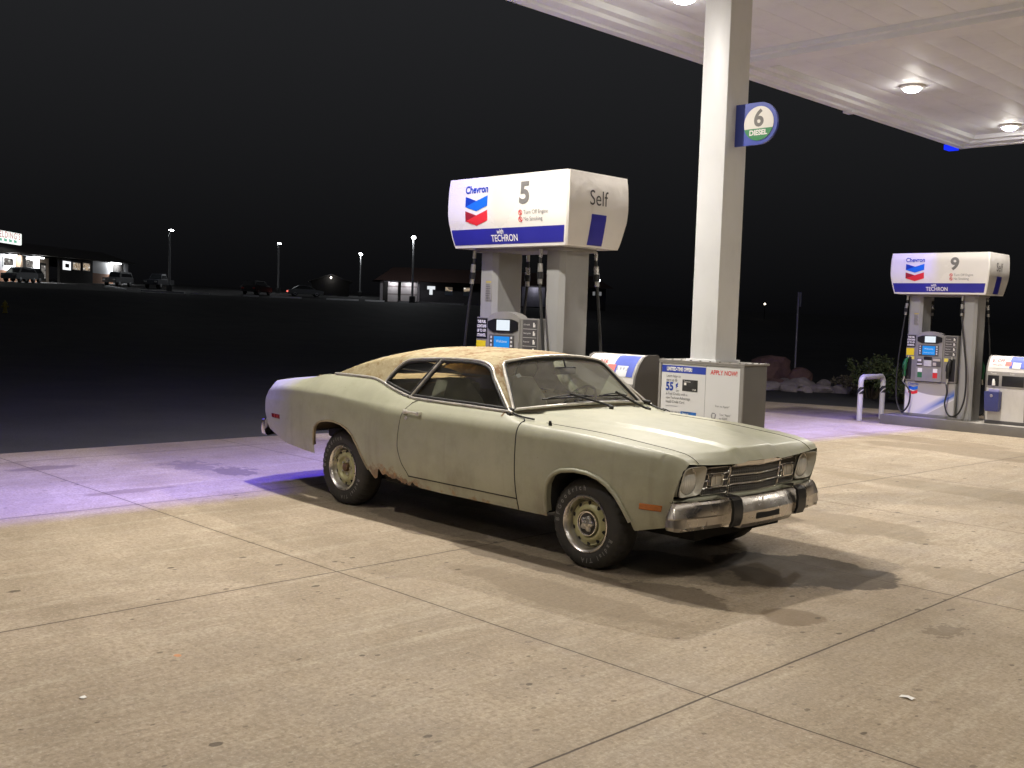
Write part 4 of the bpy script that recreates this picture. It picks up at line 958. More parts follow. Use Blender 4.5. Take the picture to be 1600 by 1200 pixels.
# tail panel, wheel lips, wheelhouses, underside
m = MB(); L = [warp(*p) for p in [(q[0], -q[1], q[2]) for q in sect[0]]]; Rr = [(p[0], -p[1], p[2]) for p in L]
m.add(L+Rr, [(k, k+1, NP+k+1, NP+k) for k in range(NP-1)]); cpart(m, 'tail_panel', PAINT, body, 30)
for sgn in (-1, 1):
    for A_, mat in ((ARCH_F, PAINT), (ARCH_R, M('rust-edged lip', (0.30, 0.245, 0.16), 0.75, 0, 0.35, 9) if sgn < 0 else PAINT)):
        ip = resample([(a, z, 0) for a, z in A_[1:-1]], 0.02)
        m = MB(); ptsA = [Vector(side_pt(p.x, p.y, sgn, 0.002)) for p in ip]
        m.tube(ptsA, 0.016 if A_ is ARCH_F else 0.009, 8)
        inn = [Vector((p.x, p.y*(0.94 if A_ is ARCH_F else 0.972), p.z+.003)) for p in ptsA]
        m.grid([[tuple(a) for a in ptsA], [tuple(a) for a in inn]])
        cpart(m, 'wheel_arch_lip', mat, body, 60)
        m = MB()
        rng = [p for p in inn] if A_ is ARCH_F else [p for p in inn if p.z > .60 or p.x > -2.7]
        m.grid([[(p.x, p.y*0.995, p.z+.004) for p in rng], [(p.x*1.0, sgn*.52, p.z+.01) for p in rng]])
        cpart(m, 'wheelhouse', LINER if A_ is ARCH_R else UNDER, body, 60)
m = MB()
m.box(-2.15, -.45, -.80, .80, .285, .33); m.box(-.42, .62, -.50, .50, .25, .62); m.box(-3.85, -3.10, -.70, .70, .60, .64); m.box(-3.60, -3.22, -.36, .36, .46, .60, .03)
m.box(-3.08, -2.20, -.50, .50, .52, .60); m.box(-2.2, -2.0, -.70, .70, .30, .62); m.box(-3.06, -2.93, -.62, -.56, .36, .60); m.box(-3.06, -2.93, .56, .62, .36, .60)
for s_ in (-1, 1):
    m.box(-3.04, -2.0, s_*.56-.03, s_*.56+.03, .24, .275); m.tube([(-2.743, s_*.70, .297), (-2.743, 0, .297)], .045, 8); m.tube([(0, s_*.70, .297), (0, s_*.30, .28)], .04, 8)
m.tube(smoothpath([(-1.4, -.35, .24), (-2.3, -.38, .25), (-2.55, -.40, .26)], 6), .028, 8); m.box(-2.0, -1.5, -.47, -.30, .20, .30, .02)
cpart(m, 'underbody', UNDER)

# --- greenhouse
f_zr = pchip([(-.9, 1.325), (-1.05, 1.338), (-1.4, 1.364), (-1.9, 1.368), (-2.23, 1.353), (-2.47, 1.320), (-2.72, 1.268), (-3.0, 1.180), (-3.2, 1.108), (-3.4, 1.03), (-3.6, .95)])
def Troof(x, y):
    v = abs(y)/.68
    xb = XWB(y); xt = -1.07-.045*(abs(y)/.55)**2; zb_ = .968-.028*v*v; zt = 1.338-.05*(abs(y)/.6)**2
    zw = zb_+(xb-x)/(xb-xt)*(zt-zb_)
    zr = float(f_zr(x))-.07*(abs(y)/.6)**2.2
    d_ = zw-zr; k = .018
    h = max(0, min(1, .5+.5*d_/k)); return zw+(zr-zw)*h-k*h*(1-h)
gs = list(np.arange(-3.34, -.645, .0115)); NSd, NT_ = 30, 40
gsec = []; gx = []
for x in gs:
    zb0 = float(f_zbelt(x)); fz = lambda z: Troof(x, float(Yp(z)))-z
    if fz(zb0) <= 0.002:
        ye = .70*math.sqrt(max(0, (-.655-x)/.115)) if x > -1.0 else 0
        if ye < .03: continue
        gsec.append(np.array([(x, ye, Troof(x, ye))]*NSd+[(x, ye*(1-i/NT_), Troof(x, ye*(1-i/NT_))) for i in range(NT_+1)])); gx.append(x); continue
    lo, hi = zb0, 1.40
    for _ in range(40):
        mid = (lo+hi)/2
        if fz(mid) > 0: lo = mid
        else: hi = mid
    zr_ = lo; yr = float(Yp(zr_)); pts = []
    for i in range(NSd): z = zb0+(zr_-zb0)*i/NSd; pts.append((x, float(Yp(z)), z))
    for i in range(NT_+1): y = yr*(1-i/NT_); pts.append((x, y, Troof(x, y)))
    P = np.array(pts)
    for _ in range(10):
        Q = P.copy()
        for i in range(max(1, NSd-4), NSd+4): Q[i, 1:] = (P[i-1, 1:]+2*P[i, 1:]+P[i+1, 1:])/4
        P = Q
    gsec.append(P); gx.append(x)
GX = len(gx); GP = NSd+NT_+1
DLO = [(-2.265, 1.062), (-2.215, 1.15), (-2.165, 1.205), (-2.11, 1.240), (-2.04, 1.258), (-1.82, 1.276), (-1.58, 1.286), (-1.38, 1.289), (-1.24, 1.281), (-1.16, 1.260), (-1.10, 1.225), (-1.04, 1.165), (-.80, .972), (-.79, .958), (-1.18, .962), (-1.48, .964), (-1.80, .968), (-1.89, .974), (-2.06, 1.004), (-2.20, 1.035)]
DLO = [(p.x, p.y) for p in smoothpath([(a, b_, 0) for a, b_ in DLO], 6, True)]
def bpx(z): return -1.905+(z-.965)*.62
def on_ws(x, y, z):
    ay = abs(y); return x > -1.062-.045*(ay/.55)**2 and ay < float(Yp(z))-.052 and z > .93
def on_rw(x, y, z):
    ay = abs(y); return -3.20 < x < -2.66 and ay < .50-.12*(x+3.2)*0-.02
gv = [(float(p[0]), sg_*float(p[1]), float(p[2])) for sg_ in (-1, 1) for S_ in gsec for p in S_]
G = {'roof': [], 'windscreen': [], 'rear_window': [], 'qn': [], 'qf': [], 'dn': [], 'df': []}
for side in (0, 1):
    for i in range(GX-1):
        for j in range(GP-1):
            b0 = side*GX*GP; q = (b0+i*GP+j, b0+(i+1)*GP+j, b0+(i+1)*GP+j+1, b0+i*GP+j+1)
            if side: q = q[::-1]
            cx, cy, cz = [sum(gv[k][a] for k in q)/4 for a in range(3)]
            if j < NSd-1 and inpoly(cx, cz, DLO): G[('q' if cx < bpx(cz) else 'd')+('n' if side == 0 else 'f')].append(q)
            elif j > NSd-2 and on_ws(cx, cy, cz) : G['windscreen'].append(q)
            elif j > NSd+2 and on_rw(cx, cy, cz): G['rear_window'].append(q)
            else: G['roof'].append(q)
full = bpy.data.meshes.new('tmp'); full.from_pydata(gv, [], [q for g_ in G.values() for q in g_]); full.update()
gn = np.array([v.normal[:] for v in full.vertices]); bpy.data.meshes.remove(full)
def gpanel(name, faces, mat, off=0.0, parent=None, flip=False):
    used = sorted({i for f_ in faces for i in f_}); mp = {k: n for n, k in enumerate(used)}
    me = bpy.data.meshes.new(name); me.from_pydata([tuple(np.array(gv[k])-gn[k]*off) for k in used], [], [tuple(mp[i] for i in f_) for f_ in faces])
    me.materials.append(mat); me.polygons.foreach_set('use_smooth', [True]*len(me.polygons)); me.update()
    me.normals_split_custom_set_from_vertices([tuple(gn[k]) for k in used])
    o = bpy.data.objects.new(name, me); COL.objects.link(o); o.parent = parent or car; o.location = (1.4, 0, 0) if not parent else (0, 0, 0); return o
roof = gpanel('roof', G['roof'], ROOFM)
TAN_IN = M('tan headlining', (0.50, 0.37, 0.20), 0.85, 0, 0.12, 6)
gpanel('headlining', G['roof'], TAN_IN, .022, roof)
ws_o = gpanel('windscreen', G['windscreen'], GLASS_W, .006); gpanel('rear_window', G['rear_window'], GLASS_S, .006)
gpanel('door_glass', G['dn'], GLASS_S, .010, door); gpanel('door_glass', G['df'], GLASS_S, .010, door2)
gpanel('quarter_glass', G['qn'], GLASS_S, .010); gpanel('quarter_glass', G['qf'], GLASS_S, .010)
def gp(x, z, sgn=-1, out=0.0):     # point on the side of the cabin
    n = Vector((0, sgn, .5)).normalized(); p = Vector((x, sgn*float(Yp(z)), z))+n*out; return p
for sgn in (-1, 1):
    tr = MB(); gk = MB()
    loop = [(p.x, p.y) for p in resample([(a, b_, 0) for a, b_ in DLO], .03, True)]
    cxm = sum(a for a, _ in loop)/len(loop); czm = sum(b_ for _, b_ in loop)/len(loop)
    tr.tube([gp(a, b_, sgn, .006) for a, b_ in loop], .010, 8, True)
    ins = []
    for k in range(len(loop)):
        a, b_ = loop[k-1], loop[(k+1) % len(loop)]; tx, tz = b_[0]-a[0], b_[1]-a[1]; l = math.hypot(tx, tz) or 1
        nx, nz = tz/l, -tx/l
        if (cxm-loop[k][0])*nx+(czm-loop[k][1])*nz < 0: nx, nz = -nx, -nz
        ins.append((loop[k][0]+nx*.019, loop[k][1]+nz*.019))
    gk.tube([gp(a, b_, sgn, .001) for a, b_ in ins], .013, 8, True)
    # drip rail outside the frame, along the roof
    up = [p for p in DLO if p[1] > 1.0 and not (p[0] > -1.0 and p[1] < .98)]
    zz = np.linspace(.968, 1.272, 14)
    gk.tube([gp(bpx(z)-.016, z, sgn, .004) for z in zz], .012, 8); tr.tube([gp(bpx(z)+.010, z, sgn, .008) for z in zz], .0095, 8)
    gk.tube([gp(bpx(z)+.033, z, sgn, .002) for z in zz], .010, 8)
    cpart(gk, 'weatherstrip', GASKET, None, 60); cpart(tr, 'window_trim', TRIM, None, 60)
    m = MB(); base = [(-2.98, 1.087), (-2.9, 1.089), (-2.6, 1.090), (-2.42, 1.084), (-2.31, 1.064), (-2.265, 1.055)]
    m.tube([gp(p.x, p.y, sgn, .005) for p in smoothpath([(a, b_, 0) for a, b_ in base], 5)], .010, 8); cpart(m, 'pillar_moulding', TRIM, None, 60)
# windscreen surround
def ws_edge():
    e = []
    for z in np.linspace(.955, 1.262, 14):
        y = float(Yp(z))-.052; lo, hi = -1.30, -.60
        for _ in range(40):
            mid = (lo+hi)/2
            if Troof(mid, y) > z: lo = mid
            else: hi = mid
        e.append((lo, y, z))
    top = []
    y1 = e[-1][1]-.035
    for y in np.linspace(y1, -y1, 19):
        x = -1.062-.045*(abs(y)/.55)**2; top.append((x, y, Troof(x, y)))
    bot = [(XWB(y)-.03, y, Troof(XWB(y)-.03, y)) for y in np.linspace(-.70, .70, 19)]
    R_ = [(a, -b_, c) for a, b_, c in e]
    return R_, [(a, -b_, c) for a, b_, c in top], e[::-1], bot[::-1]
wr, wt, wl, wb = ws_edge()
loop = [Vector(p) for p in wr+wt+wl+wb]
ctr = Vector((-.87, 0, 1.15)); nrm = Vector((.62, 0, .78))
m = MB(); m.tube([p+nrm*.008 for p in loop], .0115, 8, True); cpart(m, 'windscreen_trim', TRIM, None, 60)
m = MB(); m.tube([p+nrm*.0015+(ctr-p).normalized()*.017 for p in loop], .011, 8, True); cpart(m, 'windscreen_gasket', GASKET, None, 60)
m = MB(); rwl = [(-2.67, y) for y in np.linspace(-.46, .46, 8)]+[(x, .48) for x in np.linspace(-2.69, -3.18, 8)]+[(-3.20, y) for y in np.linspace(.46, -.46, 8)]+[(x, -.48) for x in np.linspace(-3.18, -2.69, 8)]
m.tube([(x, y, Troof(x, y)-.001) for x, y in rwl], .007, 8, True); cpart(m, 'rear_window_trim', GASKET, None, 60)
# cowl panel below the glass
m = MB(); m.grid([[(XWB(y)+.012, y, float(hood(-.64, y))-.012), (XWB(y)-.14, y, float(hood(-.64, y))-.020)] for y in np.linspace(-.74, .74, 20)]); cpart(m, 'cowl', PAINT, None, 60)

# --- panel gaps
def gap(path, name, parent, r=.0027):
    m = MB(); m.tube(path, r, 6); return cpart(m, name, SEAM, parent, 80)
for sgn, dr in ((-1, door), (1, door2)):
    zz = np.linspace(.378, .914, 30)
    rearl = [side_pt(float(DOOR_R(z)), z, sgn) for z in zz]+[]
    xtop = float(DOOR_R(.935))
    gap(rearl+[(-1.815, sgn*.822, .940), (-1.78, sgn*.80, .958)], 'door_gap', dr)
    gap([side_pt(DOOR_F(z), z, sgn) for z in np.linspace(.30, .90, 30)]+[(-.60, sgn*.82, .915), (-.64, sgn*.79, .932)], 'door_gap', dr, .004)
    gap([side_pt(x, .378, sgn) for x in np.linspace(-1.775, -.598, 40)], 'door_gap', dr, .0045)
    pb = [warp(x, sgn*float(f_yseam(x)), float(hood(x, float(f_yseam(x))))+.0005) for x in np.linspace(-.50, .685, 50)]
    gap(pb, 'bonnet_gap', bonnet, .0026)
    m = MB(); m.tube(smoothpath([(-.83, sgn*.775, .975), (-.74, sgn*.785, .950), (-.68, sgn*.775, .935), (-.58, sgn*.745, .922)], 6), .007, 8); cpart(m, 'cowl_seal', GASKET, None, 60)
# --- handles, markers
for sgn, dr in ((-1, door), (1, door2)):
    h = MB(); y = lambda x, z, o=0: sgn*(side_w(x, z)+o)
    h.box(-1.835, -1.79, *sorted((y(-1.8, .872), y(-1.8, .872, .022))), .857, .889, .006); h.tube([(-1.80, y(-1.8, .875, .034), .877), (-1.72, y(-1.72, .875, .038), .876), (-1.645, y(-1.65, .875, .036), .874)], .0095, 8)
    h.box(-1.655, -1.625, *sorted((y(-1.64, .872), y(-1.64, .872, .040))), .858, .886, .006)
    cpart(h, 'door_handle', TRIM, dr, 40)
    h = MB(); h.lathe([(.001, 0.006*sgn), (.013, .006*sgn), (.015, 0)], (-1.795, y(-1.795, .825), .825), 'y', 16); cpart(h, 'door_lock', TRIM, dr)
def marker(x0, x1, z0, z1, sgn, mat, name, out=.006):
    m = MB(); n = 8; rows = []
    for k in range(n+1):
        x = x0+(x1-x0)*k/n; rows.append([side_pt(x, z, sgn, o) for z, o in ((z0, 0), (z0+.004, out), (z1-.004, out), (z1, 0))])
    m.grid(rows); m.add(rows[0], [(0, 1, 2, 3)]); m.add(rows[-1], [(0, 1, 2, 3)]); cpart(m, name, mat, body, 30)
AMBER = M('amber lens', (0.42, 0.115, 0.012), 0.25, 0, 0.15, 20, coat=0.5); REDL = M('red lens', (0.22, 0.018, 0.012), 0.28, 0, 0.15, 20, coat=0.5)
for sgn in (-1, 1):
    marker(.475, .635, .468, .508, sgn, AMBER, 'side_marker'); marker(-3.80, -3.655, .640, .678, sgn, REDL, 'side_marker')
m = MB(); m.tube([(-.40, -.775, .895), (-.40, -.778, .93)], [.014, .009], 10); cpart(m, 'aerial_base', GASKET, body)

# --- front end
XF = lambda z: .69+(z-.60)*.30            # leading edge of the wing
xg = lambda y: .690+.066*(1-abs(y)/.575)  # grille plane, pushed out at the centre
m = MB()
# inner lip from wing and bonnet edge back to the grille opening
last = [warp(p[0], -p[1], p[2]) for p in sect[-1] if True]
for sgn in (1, -1):
    A_ = [Vector((p[0], p[1]*sgn, p[2])) for p in last]
    m.grid([[tuple(p) for p in A_], [(p.x-.045, p.y*.985, p.z-.006) for p in A_]])
cpart(m, 'front_edge', PAINT, body, 50)
m = MB()
zr2 = [.535, .56, .60, .66, .72, .756]
m.grid([[(min(XF(z)-.05, xg(y)-.035) if abs(y) < .57 else XF(z)-.055, y, z) for y in np.linspace(-.80, .80, 41)] for z in zr2]); cpart(m, 'radiator_panel', M('grille black', (0.010, 0.010, 0.011), 0.6, 0, 0.1), body, 60)
m = MB()
rows = []
for y in np.linspace(-.805, .805, 49):
    xx = xg(min(abs(y), .575))+(.012 if abs(y) < .6 else .012)
    wv = XF(.56)-.004 if abs(y) > .70 else xx
    k = float(sstep((abs(y)-.55)/.2)); xx = (1-k)*(xg(min(abs(y), .575))+.014)+k*(XF(.55)-.008)
    rows.append([(xx-.04, y, .545), (xx-.004, y, .545), (xx+.002, y, .538), (xx, y, .518), (xx-.03, y, .505), (xx-.05, y, .47), (xx-.07, y, .40), (xx-.10, y, .365)])
m.grid(rows); cpart(m, 'front_valance', PAINT, body, 50)
BEZ = M('headlamp bezel paint', (0.60, 0.575, 0.49), 0.35, 0.2, 0.06, 6)
def lens_mat():
    t = NT('headlamp glass'); X, Y, Z = t.sep(t.co()); n = t.noise(9, 4)
    fl = t.math('FRACT', t.math('MULTIPLY', Y, 62)); bars = t.math('ABSOLUTE', t.math('SUBTRACT', fl, 0.5))
    c = t.mix(t.mrange(n, 0.3, 0.7), (0.50, 0.48, 0.42), (0.66, 0.64, 0.58))  # pale opaque base stands in for light caught by the glass
    return t.done(t.pbr(c, 0.16, 0.15, 0.8, t.bump(bars, 0.5, 0.006), 0.6, coat_rough=0.05))
LAMP_G = lens_mat()
def lamp_bowl():
    t = NT('headlamp reflector'); X, Y, Z = t.sep(t.co())
    w_ = t.n('ShaderNodeTexWave'); w_.inputs['Scale'].default_value = 9; w_.bands_direction = 'Y'; t.l(t.co(), w_.inputs[0])
    return t.done(t.pbr((0.80, 0.78, 0.74), 0.2, 0.45, 0.5, t.bump(w_.outputs[0], 0.5, 0.01)))
BOWL = lamp_bowl()
for sgn in (-1, 1):
    hl = thing('headlight', None, None); hl.parent = car; hl.location = (1.4, 0, 0)
    cy, cz, x0 = sgn*.672, .655, .712
    w1, w2, hh_ = .119, .118, .095
    sq = []
    for k in range(48):
        a = 2*math.pi*k/48; c_, s_ = math.cos(a), math.sin(a); e = 5.0
        rr2 = 1/((abs(c_)**e+abs(s_)**e)**(1/e)); sq.append((c_*rr2*w1*1.0, s_*rr2*hh_))
    circ = [(math.cos(2*math.pi*k/48), math.sin(2*math.pi*k/48)) for k in range(48)]
    def ringpts(fx, P): return [(fx(u, v), cy+u, cz+v) for u, v in P]
    xl = lambda u, v: x0+v*.25-(.030 if (u*sgn) > .05 else 0)*0
    rows = [ringpts(lambda u, v: xl(u, v)-.05, [(u*1.03, v*1.03) for u, v in sq]), ringpts(lambda u, v: xl(u, v)+.002, [(u*1.02, v*1.02) for u, v in sq]), ringpts(lambda u, v: xl(u, v)+.004, [(u*.97, v*.97) for u, v in sq]), ringpts(lambda u, v: x0-.034, [(u*.094, v*.088) for u, v in circ]), ringpts(lambda u, v: x0-.048, [(u*.088, v*.0845) for u, v in circ])]
    m = MB(); m.grid(rows, True); b_ = m.build('bezel', BEZ, hl, angle=40)
    m = MB(); m.tube([(x0-.040, cy+u*.0875, cz+v*.0845) for u, v in circ], .005, 8, True); m.build('retaining_ring', CHROME, hl)
    m = MB(); m.lathe([(.086, -.046), (.083, -.036), (.072, -.026), (.05, -.016), (.025, -.011), (.001, -.010)], (x0, cy, cz), 'x', 32); m.build('lens', LAMP_G, hl)
    m = MB(); m.lathe([(.085, -.048), (.075, -.066), (.055, -.086), (.03, -.098), (.001, -.102)], (x0, cy, cz), 'x', 32)
    m.lathe([(.022, -.086), (.020, -.051), (.001, -.046)], (x0, cy, cz), 'x', 16)
    m.build('reflector', BOWL, hl)
    m = MB()
    for k in range(-5, 6):
        yy_ = k*.014; hgt = math.sqrt(max(0, .076**2-yy_**2)); m.box(x0-.038, x0-.034, cy+yy_-.0012, cy+yy_+.0012, cz-hgt, cz+hgt)
    for k in (-1, 0, 1): m.box(x0-.038, x0-.033, cy-.07, cy+.07, cz+k*.03-.0012, cz+k*.03+.0012)
    m.build('lens_ribs', M('lens rib', (0.6, 0.6, 0.57), 0.15, 0.3), hl)
    m = MB(); m.tube([Vector(p)*1.0 for p in ringpts(lambda u, v: xl(u, v)-.004, [(u*1.045, v*1.045) for u, v in sq])], .005, 6, True); m.build('bezel_gap', SEAM, hl)
gr = thing('grille', None, None); gr.parent = car; gr.location = (1.4, 0, 0)
bars = MB(); fr = MB()
def frame(y0, y1, z0, z1, r, dx=.004, mb=fr, rc=.012):
    P = []
    for (cy, cz, a0) in ((y1-rc, z1-rc, 0), (y0+rc, z1-rc, 90), (y0+rc, z0+rc, 180), (y1-rc, z0+rc, 270)):
        for k in range(4): a = R(a0+30*k); P.append((cy+rc*math.cos(a), cz+rc*math.sin(a)))
    P = [(p.x, p.y) for p in resample([(a, b_, 0) for a, b_ in P], .04, True)]
    mb.tube([(xg(a)+dx+(b_-.66)*.12, a, b_) for a, b_ in P], r, 6, True)
zs3 = [(.550, .603), (.609, .662), (.668, .721)]
for z0, z1 in zs3: frame(-.292, .292, z0, z1, .0038)
for s_ in (-1, 1):
    y0, y1 = sorted((s_*.302, s_*.552))
    frame(y0, y1, .690, .728, .0036); frame(y0, y1, .556, .598, .0036)
    for (ya, yb_) in ((.302, .352), (.498, .552)):
        a, b_ = sorted((s_*ya, s_*yb_)); frame(a, b_, .603, .641, .0034, rc=.008); frame(a, b_, .646, .685, .0034, rc=.008)
def vb(y, z0, z1, r=.0016): bars.box(xg(y)-.010+(z0+z1-1.32)*.06, xg(y)+.001+(z0+z1-1.32)*.06, y-r, y+r, z0, z1)
for z0, z1 in zs3:
    for k in range(-16, 17): vb(k*.0175, z0+.003, z1-.003)
    for f_ in (.33, .67):
        z = z0+(z1-z0)*f_; bars.tube([(xg(y)-.004+(z-.66)*.12, y, z) for y in (-.289, 0, .289)], .0018, 5)
for s_ in (-1, 1):
    for k in range(15):
        y = s_*(.309+k*.0167); vb(y, .556, .598); vb(y, .690, .728)
        if k < 3 or k > 11: vb(y, .603, .685)
    for z in (.570, .584, .703, .716): bars.tube([(xg(y)-.004+(z-.66)*.12, y, z) for y in (s_*.305, s_*.55)], .0018, 5)
GR_B = M('grille bar grey', (0.20, 0.19, 0.175), 0.45, 0.2, 0.1); bars.build('mesh_bars', GR_B, gr, angle=40); fr.build('chrome_frames', CHROME, gr, angle=60)
m = MB(); m.grid([[(xg(y)+.010, y, .752), (xg(y)+.016, y, .760), (xg(y)+.004, y, .772)] for y in np.linspace(-.56, .56, 30)]); m.build('upper_moulding', CHROME, gr, angle=60)
m = MB()
rows = []
for y in np.linspace(-.30, .30, 21):
    e = min(1, (.30-abs(y))/.06); rows.append([(xg(y)+.012, y, .724), (xg(y)+.022, y, .726), (xg(y)+.026, y, .726+.024*e+.001), (xg(y)+.012, y, .730+.026*e)])
m.grid(rows); m.build('header_plate', CHROME, gr, angle=50)
for s_ in (-1, 1):
    yc = s_*.425; pl = thing('parking_lamp', None, None); pl.parent = car; pl.location = (1.4, 0, 0)
    def rr_rect(w, h, x, rc=.016):
        P = []
        for (a_, b_, a0) in ((w-rc, h-rc, 0), (-w+rc, h-rc, 90), (-w+rc, -h+rc, 180), (w-rc, -h+rc, 270)):
            for k in range(4): a = R(a0+30*k); P.append((x, yc+a_+rc*math.cos(a), .646+b_+rc*math.sin(a)))
        return P
    xo = xg(yc)
    m = MB(); m.grid([rr_rect(.066, .042, xo-.02), rr_rect(.066, .042, xo+.016), rr_rect(.061, .037, xo+.018), rr_rect(.059, .035, xo+.002)], True); m.build('frame', CHROME, pl, angle=50)
    m = MB(); P = rr_rect(.060, .036, xo+.003); m.add(P, [tuple(range(len(P)))]); m.build('lens', M('clear parking lens', (0.42, 0.38, 0.30), 0.2, 0, 0.1, 12, coat=0.6), pl)
    m = MB()
    for k in (0,): m.box(xo+.002, xo+.008, yc+k*.028-.0012, yc+k*.028+.0012, .618, .674)
    m.build('lens_ribs', CHROME, pl)

# --- bumpers
def bumper(path, prof, name, mat):
    P = smoothpath([(x, y, 0) for x, y in path], 5); rows = []
    for i, p in enumerate(P):
        a = P[max(0, i-1)]; b_ = P[min(len(P)-1, i+1)]; t_ = (b_-a).normalized(); n = Vector((t_.y, -t_.x, 0))
        rows.append([tuple(p+n*o+Vector((0, 0, z))) for o, z in prof(p)])
    m = MB(); m.grid(rows)
    m.add(rows[0], [tuple(range(len(rows[0])))]); m.add(rows[-1], [tuple(range(len(rows[-1])))])
    return cpart(m, name, mat, None, 20)
fb = [(.715, -.868), (.74, -.876), (.765, -.866), (.785, -.840), (.815, -.68), (.845, -.45), (.865, -.2), (.872, 0)]
fb = fb+[(x, -y) for x, y in fb[:-1]][::-1]
def fprof(p):
    k = float(sstep((.345-abs(p.y))/.03)); e = float(sstep((abs(p.y)-.80)/.1))
    return [(-.06, .545), (-.035, .552), (-.008, .548), (.004, .535), (.010+.012*k, .515-.012*k), (.012+.03*k, .462-.0*k), (.004+.036*k, .452), (.000+.034*k, .40-.015*k+.01*e), (-.012+.03*k, .376-.018*k+.012*e), (-.05, .374-.018*k+.012*e)]
fb = [(x-.055, y) for x, y in fb]
front_b = bumper(fb, lambda p: [(o-.045*float(sstep((abs(p.y)-.62)/.25))*max(0, min(1, (z-.42)/.12)), z-.016) for o, z in fprof(p)], 'front_bumper', CHROME_R)
m = MB(); m.box(.840, .8565, -.155, .115, .389, .431, .006); cpart(m, 'number_plate_slot', SEAM, front_b)
for yy in (-.25, .21, -.62, .62, -.78, .78):
    m = MB(); m.lathe([(.011, -.012), (.010, .002), (.001, .006)], (np.interp(abs(yy), [0, .45, .82], [.850, .795, .745]), yy, .376), 'x', 12); cpart(m, 'bumper_bolt', CHROME, front_b)
for s_ in (-1, 1):
    yc = s_*.385
    dxb = -.055; dzb = -.018
    prof = [(.80, .572), (.878, .570), (.905, .552), (.915, .50), (.912, .43), (.895, .388), (.80, .374)]
    m = MB(); m.prism(prof, yc-.062, yc-.052, lambda u, v, d_: (u-.006+dxb, d_, v+dzb)); m.prism(prof, yc+.052, yc+.062, lambda u, v, d_: (u-.006+dxb, d_, v+dzb)); m.prism([(a-.012, b_) for a, b_ in prof], yc-.052, yc+.052, lambda u, v, d_: (u+dxb, d_, v+dzb)); gd = cpart(m, 'bumper_guard', CHROME, None, 25)
    m = MB(); m.prism([(.86, .572), (.884, .569), (.909, .552), (.921, .50), (.918, .43), (.900, .386), (.86, .378)], yc-.050, yc+.050, lambda u, v, d_: (u+dxb, d_, v+dzb)); cpart(m, 'rubber_facing', BLACK_PL, gd, 25)
rb = [(-3.60, -.860), (-3.82, -.868), (-3.96, -.850), (-4.025, -.80), (-4.06, -.4), (-4.07, 0)]; rb = rb+[(x, -y) for x, y in rb[:-1]][::-1]
rb = [(-3.93, -.815), (-3.965, -.808), (-3.995, -.78), (-4.03, -.4), (-4.04, 0)]; rb = rb+[(x, -y) for x, y in rb[:-1]][::-1]
bumper(rb[::-1], lambda p: [(-.05, .615), (-.012, .618), (.008, .60), (.012, .53), (.0, .475), (-.02, .462), (-.05, .465)], 'rear_bumper', CHROME)
for s_ in (-1, 1):
    m = MB(); a, b_ = sorted((s_*.42, s_*.74)); m.box(-3.985, -3.965, a, b_, .64, .76, .01); cpart(m, 'tail_light', REDL)

# --- wipers, mirror, sticker
for (x0, y0, ya, yb_) in ((-.60, .08, -.46, .02), (-.62, .56, .12, .52)):
    wz = lambda y: Troof(XWB(y)-.075, y)+.014
    wx = lambda y: XWB(y)-.075
    m = MB(); m.tube(smoothpath([(x0+.02, y0, float(hood(-.6, y0))+.018), (x0-.03, y0-.03, float(hood(-.6, y0))+.035), (wx((ya+yb_)/2)+.012, (ya+yb_)/2, wz((ya+yb_)/2)+.028)], 5), [.014]*3+[.009]*8, 8)
    m.lathe([(.018, -.02), (.018, .012), (.008, .018), (.001, .019)], (x0+.02, y0, float(hood(-.6, y0))+.01), 'z', 12)
    wip = cpart(m, 'wiper', GASKET, None, 40)
    m = MB(); m.tube([(wx(y), y, wz(y)) for y in np.linspace(ya, yb_, 9)], .006, 6); m.tube([(wx(y)+.004, y, wz(y)+.016*math.cos((y-(ya+yb_)/2)/(yb_-ya)*math.pi)) for y in np.linspace(ya+.05, yb_-.05, 7)], .0045, 6); cpart(m, 'blade', GASKET, wip)
m = MB(); m.box(-1.0, -.975, -.115, .115, 1.195, 1.255, .012); mi = cpart(m, 'rear_view_mirror', BLACK_PL); m = MB(); m.tube([(-.985, 0, 1.25), (-1.01, 0, 1.32)], .007, 6); cpart(m, 'mirror_stem', BLACK_PL, mi)
m = MB(); m.add([(p[0], p[1], p[2]-.012) for p in [(-1.01, -.515, Troof(-1.01, -.515)), (-1.01, -.475, Troof(-1.01, -.475)), (-.985, -.475, Troof(-.985, -.475)), (-.985, -.515, Troof(-.985, -.515))]], [(0, 1, 2, 3)]); cpart(m, 'registration_sticker', M('sticker pale blue', (0.6, 0.66, 0.75), 0.5), ws_o)

# --- interior
SEATM = M('green seat vinyl', (0.30, 0.305, 0.225), 0.55, 0, 0.12, 5); DASH = M('tan dash pad', (0.36, 0.26, 0.13), 0.7, 0, 0.2, 6); INT = M('interior trim', (0.32, 0.27, 0.18), 0.75, 0, 0.12, 6); CARPET = M('carpet', (0.03, 0.028, 0.022), 0.95, 0, 0.2, 30)
m = MB(); m.box(-2.15, -.60, -.78, .78, .335, .36); m.box(-2.2, -.75, -.12, .12, .36, .46, .03); cpart(m, 'cabin_floor', CARPET)
for sgn in (-1, 1):
    m = MB(); m.grid([[(x, sgn*.79, .36), (x, sgn*.785, .60), (x, sgn*.775, .80), (x, sgn*.745, .94)] for x in np.linspace(-2.20, -.70, 16)]); m.grid([[(x, sgn*.778, .74), (x, sgn*.77, .82), (x, sgn*.745, .94)] for x in np.linspace(-3.0, -2.20, 8)]); cpart(m, 'inner_trim_panel', INT, None, 60)
